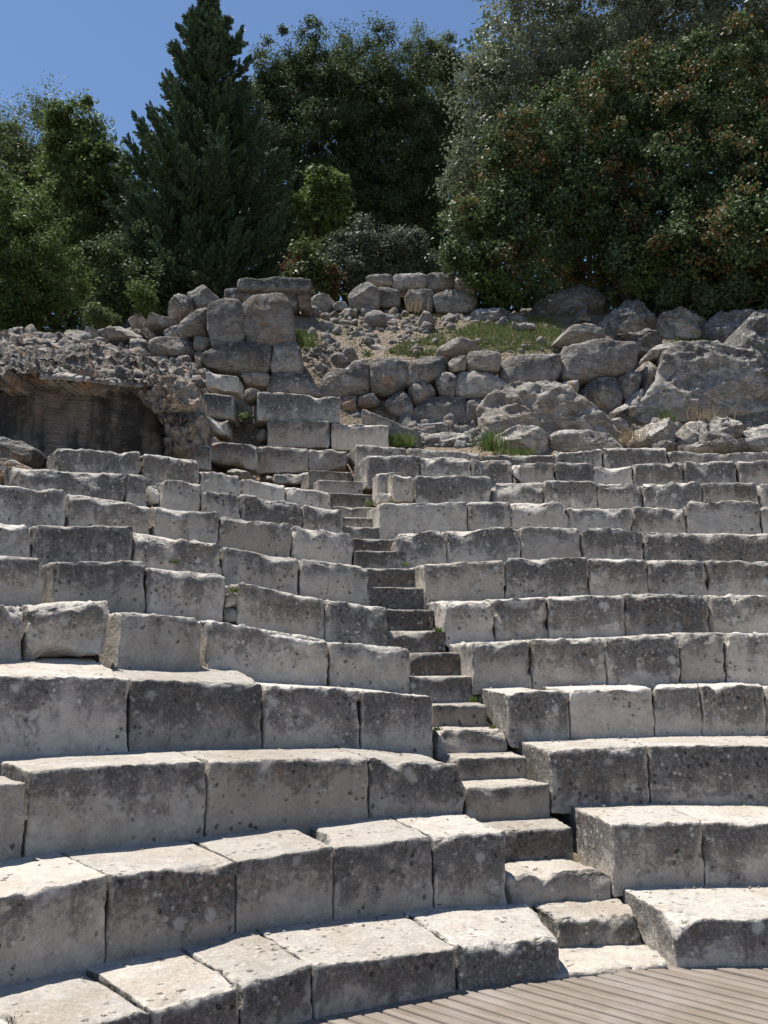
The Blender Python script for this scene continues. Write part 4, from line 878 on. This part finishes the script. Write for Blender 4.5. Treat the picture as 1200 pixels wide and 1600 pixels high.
tuft('grass_tuft', 'small weed on the tread below the third row joint', at_r(612, 1283, row_r(3)-.05), 40, .04, .03)
tuft('grass_tuft', 'little weed at the foot of the upright squarish seat block', at_r(765, 1417, row_r(2)-.02), 40, .04, .03)
GW = 'tall weeds behind the top seat row'
tuft('weed_clump', 'tall green weed clump in front of the pale rock mound', at_y(768, 702, 13.0), 180, .10, .30, wid=.012, group=GW)
tuft('weed_clump', 'low leafy weed clump under the fallen slab', at_y(626, 694, 13.0), 260, .09, .16, wid=.02, group=GW)
tuft('weed_clump', 'low green weeds right of the tall clump', at_y(803, 708, 12.9), 160, .16, .09, wid=.012, group=GW)
tuft('dry_grass', 'straw coloured dry grass among rocks below the bedrock face', at_y(990, 690, 13.6), 220, .16, .22, 'dry', .007)
tuft('dry_grass', 'dry grass wisps at the foot of the bedrock face', at_y(1100, 655, 14.2), 160, .2, .16, 'dry', .007)
tuft('dry_grass', 'dry straw tuft in front of the small upper wall', at_y(648, 484, 17.9), 70, .09, .34, 'dry', .010)
tuft('weed_clump', 'bright green grass at the edge of the earth path beside the great block', at_y(470, 538, 14.4), 260, .16, .22, wid=.012)
tuft('weed_clump', 'green tuft at the foot of the rock rib', at_y(1044, 658, 14.2), 90, .06, .2, wid=.012)

def leaves_mesh(name, C, N_, L, mat, pod=None, flat=.5):
    """C: leaf centres, N_: leaf normals, L: lengths -> one crown of rhombic leaves"""
    n = len(C); a = rng.normal(size=(n, 3)); a -= (a*N_).sum(1)[:, None]*N_; a /= np.linalg.norm(a, axis=1)[:, None]+1e-9; b = np.cross(N_, a)
    L = np.asarray(L)[:, None]; w_ = L*flat
    V = np.stack([C-a*L*.5, C+b*w_*.5+N_*L*.06, C+a*L*.5, C-b*w_*.5+N_*L*.06], 1).reshape(-1, 3); i = np.arange(n)*4
    return mesh_np(name, V, np.stack([i, i+1, i+2, i+3], 1), mat, False, {'tint': ('FACE', rng.random(n)), 'pod': ('FACE', np.zeros(n) if pod is None else pod)})
def tube(path, radii, seg=7):
    path = np.asarray(path, float); V = []; Fq = []
    for k, p in enumerate(path):
        d = path[min(k+1, len(path)-1)]-path[max(k-1, 0)]; d /= np.linalg.norm(d)+1e-9; u = np.cross(d, [.3, .9, .2]); u /= np.linalg.norm(u)+1e-9; v = np.cross(d, u)
        for s in range(seg): V.append(p+radii[k]*(cos(2*pi*s/seg)*u+sin(2*pi*s/seg)*v))
    for k in range(len(path)-1):
        for s in range(seg): a = k*seg+s; b = k*seg+(s+1) % seg; Fq.append((a, b, b+seg, a+seg))
    return np.array(V), np.array(Fq)
def join(parts):
    Vs, Fs = [], []; n = 0
    for V, Fq in parts: Vs.append(V); Fs.append(Fq+n); n += len(V)
    return np.vstack(Vs), np.vstack(Fs)
def plant(name, label, cat, base, lobes, nleaf, leaf, mat, clump=.45, group=None, podfrac=0, trunk=.12, part='crown', inner=.35, trunkpath=None, flat=.5, up=.35):
    """lobes: (px, py, radius in photo px, Y)"""
    base = np.array(base, float); base[2] = ground(base[:2])[0]-.1
    root = empty(name, tuple(base)); tag(root, label, cat, group)
    Ls = [(at_y(x, y, Y), r*Y/F) for x, y, r, Y in lobes]
    vol = np.array([r**2 for _, r in Ls]); prob = vol/vol.sum()
    nc = int(max(20, vol.sum()*4*3/(clump**2)*.8)); CC = []; CN = []
    for k in rng.choice(len(Ls), nc, p=prob):
        c, r = Ls[k]; d = rng.normal(size=3); d /= np.linalg.norm(d); rr = r*(rng.uniform(.82, 1.08) if rng.random() > inner else rng.uniform(.3, .85))
        CC.append(c+d*rr*np.array([1, .9, 1])); CN.append(d)
    CC = np.array(CC); CN = np.array(CN); sc_ = np.mean([r for _, r in Ls])
    CC = CC+CN*(sc_*.42*fbm(CC*(1.1/sc_)+11, 3))[:, None]
    wgt = np.clip(.55+1.5*fbm(CC*(1.6/sc_)+5, 3), .05, None); wgt[rng.random(nc) < .07] *= 1.6
    far_ = rng.random(nc) < .08; CC[far_] += CN[far_]*(sc_*rng.uniform(.1, .28, far_.sum()))[:, None]+np.array([0, 0, .1])
    k = rng.choice(nc, nleaf, p=wgt/wgt.sum()); cs = clump*rng.uniform(.4, 1.25, nc)
    d = rng.normal(size=(nleaf, 3)); d /= np.linalg.norm(d, axis=1)[:, None]; rad = rng.uniform(.1, 1, nleaf)**.8*rng.uniform(.8, 1.25, nleaf)
    C = CC[k]+d*(cs[k]*rad)[:, None]*np.array([1, 1, .75])
    N_ = d*.15+CN[k]*.4+np.array([0, 0, up])+rng.normal(size=(nleaf, 3))*.6; N_ /= np.linalg.norm(N_, axis=1)[:, None]
    pod = None
    if podfrac:
        cp = (fbm(CC*.9+3, 2)+rng.normal(size=nc)*.15) > np.quantile(fbm(CC*.9+3, 2), 1-podfrac*1.4); pod = (cp[k] & (rng.random(nleaf) < .42)).astype(float)
    link(part, leaves_mesh(part, C-base, N_, leaf*rng.uniform(.6, 1.35, nleaf), M[mat], pod, flat), root)
    cen = np.average([c for c, _ in Ls], axis=0, weights=vol); tp = []
    if trunkpath is not None: path = np.array(trunkpath)
    else:
        top = cen.copy(); path = np.array([base*(1-f)+top*f+np.array([sin(f*5)*.12, 0, 0]) for f in np.linspace(0, 1, 7)])
    tp.append(tube(path, np.linspace(trunk, trunk*.45, len(path))))
    for c, r in Ls:
        s = path[rng.integers(len(path)//2, len(path))]; e = c+rng.normal(size=3)*r*.1; m = (s+e)/2+rng.normal(size=3)*.05*np.linalg.norm(e-s)
        tp.append(tube([s, m, e], [trunk*.4, trunk*.28, trunk*.1], 5))
        for _ in range(3):
            q = CC[rng.integers(0, nc)]
            if np.linalg.norm(q-e) < r*1.0: tp.append(tube([e, (e+q)/2+rng.normal(size=3)*.08, q], [trunk*.14, trunk*.1, trunk*.04], 4))
    V, Fq = join(tp); link('trunk', mesh_np('trunk', V-base, Fq, M['bark']), root)
    return root

# conifer: tiers of rising boughs, each feathered with short upswept plumes
def conifer():
    Y = 22.0; base = at_y(318, 470, Y); base[2] = ground(base[:2])[0]-.1; apex = at_y(326, 4, Y)
    root = empty('conifer_tree', tuple(base)); tag(root, 'tall dark conifer with a ragged pointed top against the sky', 'tree')
    C, A, L, tp = [], [], [], []
    path = [base*(1-f)+apex*f for f in np.linspace(0, 1, 10)]; tp.append(tube(path, np.linspace(.22, .02, 10)))
    prof = lambda f: np.interp(f, [0, .15, .36, .50, .575, .68, .79, .87, .957, 1], [1.7, 2.15, 2.1, 1.6, 1.2, 1.0, .92, .55, .22, .05])
    for i in range(230):
        f = 1-(i+rng.uniform(0, 1))/230*.97; f = f**.95; a = i*2.4+rng.normal()*.35; Lb = prof(f)*rng.choice([.6, .8, .95, 1.03])*rng.uniform(.92, 1.06); s = base*(1-f)+apex*f
        out = np.array([cos(a), sin(a), 0]); side = np.array([-out[1], out[0], 0]); rise = -.08+.75*f
        ts = np.linspace(0, 1, 8); br = np.array([s+out*Lb*t+np.array([0, 0, Lb*(rise*t*.7+.36*t**2.5)-.10*Lb*sin(pi*t)]) for t in ts])
        tp.append(tube(br, np.linspace(.035, .008, 8), 4))
        npl = int((8+14*Lb)*rng.choice([.55, 1, 1.15]))
        for k in range(npl):
            t = rng.uniform(.12, 1.0)**.7; p0 = np.array([np.interp(t, ts, br[:, q]) for q in range(3)])
            sg = rng.choice([-1, 1]); pl = (.22+.34*Lb*(1-t*.75))*rng.uniform(.6, 1.2)
            d0 = out*rng.uniform(.35, .9)+side*sg*rng.uniform(.1, .9)*(1 if t < .9 else .2)+np.array([0, 0, rng.uniform(.25, .85)]); d0 /= np.linalg.norm(d0)
            m = int(34+62*pl); u = rng.uniform(0, 1, m); q = p0+d0*(u*pl)[:, None]+np.array([0, 0, .12])*(u**2*pl)[:, None]
            wv = rng.normal(size=(m, 3)); wv -= (wv@d0)[:, None]*d0; wv /= np.linalg.norm(wv, axis=1)[:, None]
            rd = (.085*(1-u)**.6+.015)*rng.uniform(.2, 1, m); C.append(q+wv*rd[:, None]); dd = d0*1.0+wv*.55+np.array([0, 0, .25]); A.append(dd); L.append(.105*rng.uniform(.6, 1.3, m))
    C = np.vstack(C); a = np.vstack(A); a /= np.linalg.norm(a, axis=1)[:, None]; L = np.concatenate(L); n = len(C)
    b = np.cross(a, rng.normal(size=(n, 3))); b /= np.linalg.norm(b, axis=1)[:, None]
    V = np.stack([C-a*L[:, None]*.5, C+b*L[:, None]*.2, C+a*L[:, None]*.6, C-b*L[:, None]*.2], 1).reshape(-1, 3)-base; i = np.arange(n)*4
    print('conifer sprays', n)
    link('crown', mesh_np('crown', V, np.stack([i, i+1, i+2, i+3], 1), M['leaf_conifer'], False, {'tint': ('FACE', rng.random(n))}), root)
    V, Fq = join(tp); link('trunk', mesh_np('trunk', V-base, Fq, M['bark']), root)
conifer()
B = lambda px, Y: at_y(px, 480, Y)
GTR = 'broadleaf trees on the hilltop'
plant('broadleaf_tree', 'rounded olive green tree at the upper left edge below the sky', 'tree', B(40, 27), [(60,225,72,27),(0,270,100,27),(100,245,80,27),(-80,260,120,27),(40,330,110,27),(130,320,80,27),(-40,400,120,27),(150,390,80,27)], 110000, .10, 'leaf_olive', .5, GTR, flat=.38)
plant('broadleaf_tree', 'narrow brighter green tree between the olive tree and the conifer', 'tree', B(130, 23.5), [(120,195,42,23.5),(145,225,40,23.5),(105,240,45,23.5),(140,275,52,23.5),(178,270,44,23.5),(115,320,55,23.5),(165,330,55,23.5),(170,395,60,23.5),(120,410,65,23.5)], 62000, .105, 'leaf_bright', .36, GTR)
plant('bush', 'large yellow green bush filling the lower left under the trees', 'bush', B(30, 18.5), [(10,330,60,18.5),(50,395,66,18.5),(-30,420,90,18.5),(85,450,50,18.5),(20,480,60,18.5)], 52000, .08, 'leaf_bright', .32)
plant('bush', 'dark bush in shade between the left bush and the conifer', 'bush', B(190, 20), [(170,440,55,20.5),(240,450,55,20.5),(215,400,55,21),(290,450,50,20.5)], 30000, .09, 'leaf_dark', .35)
plant('bush', 'small fresh green shrub growing behind the left ridge', 'bush', B(222, 17.8), [(222,462,20,17.6),(228,480,16,17.6)], 2600, .065, 'leaf_bright', .2, trunk=.03)
plant('bush', 'low green shrub on the ridge at the edge of the left bush', 'bush', B(150, 17.6), [(150,490,16,17.4),(172,494,11,17.4)], 1800, .06, 'leaf_olive', .2, trunk=.03)
plant('broadleaf_tree', 'dense dark tree with twin tops directly right of the conifer', 'tree', B(480, 30), [(500,88,52,30),(450,120,56,30),(412,165,52,30),(505,150,80,30),(430,190,70,30),(470,240,95,30),(440,330,90,30),(500,340,80,30)], 110000, .12, 'leaf_dark', .5, GTR, flat=.38)
plant('broadleaf_tree', 'dark rounded tree in the middle of the hilltop wood', 'tree', B(580, 31), [(565,88,52,31),(600,115,66,31),(560,180,80,31),(620,220,90,31),(570,290,90,31),(600,370,90,31)], 100000, .12, 'leaf_dark', .5, GTR, flat=.38)
plant('broadleaf_tree', 'greyer green tree right of the middle tree, partly behind the silvery one', 'tree', B(680, 32), [(665,100,50,32),(705,110,55,32),(680,180,80,32),(720,230,80,32),(670,290,85,32),(710,370,85,32),(650,380,70,32)], 100000, .12, 'leaf_olive', .5, GTR, flat=.3)
plant('broadleaf_tree', 'tall silvery leaved tree at the top right', 'tree', B(860, 22), [(835,55,85,22),(775,130,68,22),(910,20,130,22),(755,215,58,22),(1020,-10,150,22),(735,290,46,22),(1130,-20,150,22),(725,360,42,22),(820,180,90,22.5),(745,120,45,22.3),(1250,0,150,22),(960,90,140,22.6),(1120,100,140,22.6),(800,300,90,22.6)], 170000, .105, 'leaf_silver', .40, GTR, flat=.42)
tb = at_y(985, 470, 19.4)
plant('broadleaf_tree', 'large dark spreading tree with rust brown seed pods at the right', 'tree', tb, [(900,205,85,18.6),(820,250,72,18.4),(1000,175,100,18.8),(1120,150,110,18.8),(785,335,55,18.2),(865,320,85,18.4),(1000,290,110,18.6),(1150,310,115,18.4),(765,415,40,18),(835,405,45,18),(1250,240,120,18.6),(1180,420,72,18),(1060,415,50,18.2),(1260,400,90,18),(1120,452,42,17.4),(1210,458,55,17.2),(1290,440,70,17.2),(1010,395,58,17.6),(1100,385,75,17.2),(1200,375,90,16.9),(1310,365,100,16.8),(720,400,34,18.2),(735,340,40,18.4),(920,390,70,19.6),(1040,420,80,20),(1150,420,80,20)], 300000, .072, 'leaf_judas', .34, GTR, podfrac=.2, trunk=.16, flat=.8,
      trunkpath=[tb, at_y(968, 430, 19.3), at_y(950, 395, 19.2), at_y(945, 350, 19.2), at_y(960, 290, 19.1), at_y(1000, 230, 19)])
plant('small_tree', 'small pale green tree standing before the dark wood', 'tree', B(505, 21.5), [(500,288,28,21.5),(520,305,28,21.5),(483,318,24,21.5),(508,340,30,21.5),(478,360,22,21.5)], 6500, .12, 'leaf_bright', .3, trunk=.06)
plant('bush', 'silver grey shrub behind the upper wall', 'bush', B(575, 20.5), [(575,378,36,20.5),(610,390,34,20.5),(540,392,30,20.5),(560,410,40,20.5),(610,415,34,20.5)], 13000, .085, 'leaf_grey', .28, trunk=.05)
plant('bush', 'thin grey green shrub at the right of the silver one', 'bush', B(642, 21), [(642,385,24,21),(650,410,24,21),(672,420,26,21)], 4500, .085, 'leaf_grey', .28, trunk=.05)
plant('bush', 'green shrub with reddish tips behind the pedestal', 'bush', B(480, 19.5), [(472,405,26,19.5),(498,420,26,19.5),(462,432,20,19.5),(510,440,22,19.5)], 8000, .085, 'leaf_red', .25, podfrac=.2, trunk=.05)
plant('bush', 'green bush at the edge of the shade right of the leaning trunk', 'bush', B(1010, 18.2), [(1010,405,24,17.6),(1030,430,30,17.6),(1000,440,20,17.6),(1060,455,30,17.6)], 8000, .085, 'leaf_bright', .25, trunk=.05)
plant('bush', 'leafy bush hanging over the right end of the upper wall', 'bush', B(770, 18.6), [(758,440,22,17.9),(785,455,24,17.9),(740,425,18,18.1)], 6000, .09, 'leaf_bright', .22, trunk=.05)
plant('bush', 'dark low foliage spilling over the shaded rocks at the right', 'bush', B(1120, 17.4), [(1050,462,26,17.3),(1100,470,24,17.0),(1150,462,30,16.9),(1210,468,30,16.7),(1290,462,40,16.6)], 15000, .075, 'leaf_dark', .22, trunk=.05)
# the wood behind: it reads as one mass
def backwood():
    CC = []
    for x in np.arange(-220, 1440, 48):
        for y in (60, 110, 160, 210, 260, 310, 360, 410, 450, 480, 500, 520):
            if y < np.interp(x, [-220, 0, 150, 230, 420, 440, 700, 740, 800], [270, 250, 250, 290, 290, 150, 150, 120, 40]): continue
            CC.append(at_y(x+rng.uniform(-20, 20), y+rng.uniform(-15, 15), 36+rng.uniform(-2, 2)))
    CC = np.array(CC); n = 85000; k = rng.integers(0, len(CC), n); d = rng.normal(size=(n, 3)); d /= np.linalg.norm(d, axis=1)[:, None]
    C = CC[k]+d*rng.uniform(.4, 1, n)[:, None]*1.5; N_ = d+rng.normal(size=(n, 3))*.6; N_ /= np.linalg.norm(N_, axis=1)[:, None]
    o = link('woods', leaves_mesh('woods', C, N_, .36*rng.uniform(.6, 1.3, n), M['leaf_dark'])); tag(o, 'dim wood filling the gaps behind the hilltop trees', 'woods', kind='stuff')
backwood()
# little leafy weeds in the ruins
def sprig(label, c, n, rad, leaf, mat, group=None):
    c = np.asarray(c, float); d = rng.normal(size=(n, 3)); d /= np.linalg.norm(d, axis=1)[:, None]; C = d*rng.uniform(.3, 1, n)[:, None]*rad; C[:, 2] = np.abs(C[:, 2])*.9
    N_ = d+rng.normal(size=(n, 3))*.5+[0, 0, .5]; N_ /= np.linalg.norm(N_, axis=1)[:, None]
    o = link('leafy_weed', leaves_mesh('leafy_weed', C, N_, leaf*rng.uniform(.6, 1.4, n), M[mat])); o.location = c; tag(o, label, 'plant', group)
sprig('green leafy weed in the gap left of the longest block', at_y(384, 655, 13.0), 160, .13, .05, 'leaf_bright')
sprig('shrubby weed between the brick ruin and the leaning stack', at_y(300, 668, 12.5), 420, .22, .05, 'leaf_olive')
sprig('small bright weed growing in a joint of the sixth row left', at_r(366, 925, row_r(6)), 110, .05, .022, 'leaf_bright')
sprig('tiny moss patch under the split undercut block', at_r(272, 880, row_r(7)-.02), 90, .045, .018, 'leaf_bright')
sprig('dusty weed on the path edge above the polygonal wall', at_y(575, 556, 14.9), 160, .12, .04, 'leaf_olive')
# grit and small stones that gather on the lower treads
VS, FS = [], []; nn = 0
for side, rows in (('R', (1, 2, 3, 4)), ('L', (1, 2, 3, 4))):
    for n in rows:
        ta = np.array(TOPS[(side, n)]); lo, hi = ta[:, 0].min(), ta[:, 0].max()
        for _ in range(34):
            an = rng.uniform(lo, hi); f = rng.beta(9, 1.0)*.95; R_ = row_r(n)+.06+f*(T-.09); s_ = rng.lognormal(math.log(.006), .45)
            p = np.array([CX+R_*sin(an), CY+R_*cos(an), tread_z(side, n, an)]); v = IV*s_*rng.uniform(.6, 1.3, 3)+s_*.3*vnoise(IV*1.3+rng.uniform(0, 90, 3), 1)
            VS.append(v+p); FS.append(IF+nn); nn += len(v)
V = np.vstack(VS); o = link('grit', mesh_np('grit', V, np.vstack(FS), M['wall'], True, {'hfrac': ('POINT', np.full(len(V), .3))})); o['stain'] = .1; o['warmth'] = .3
tag(o, 'grit and crumbs of stone lying on the lower treads', 'grit', kind='stuff')
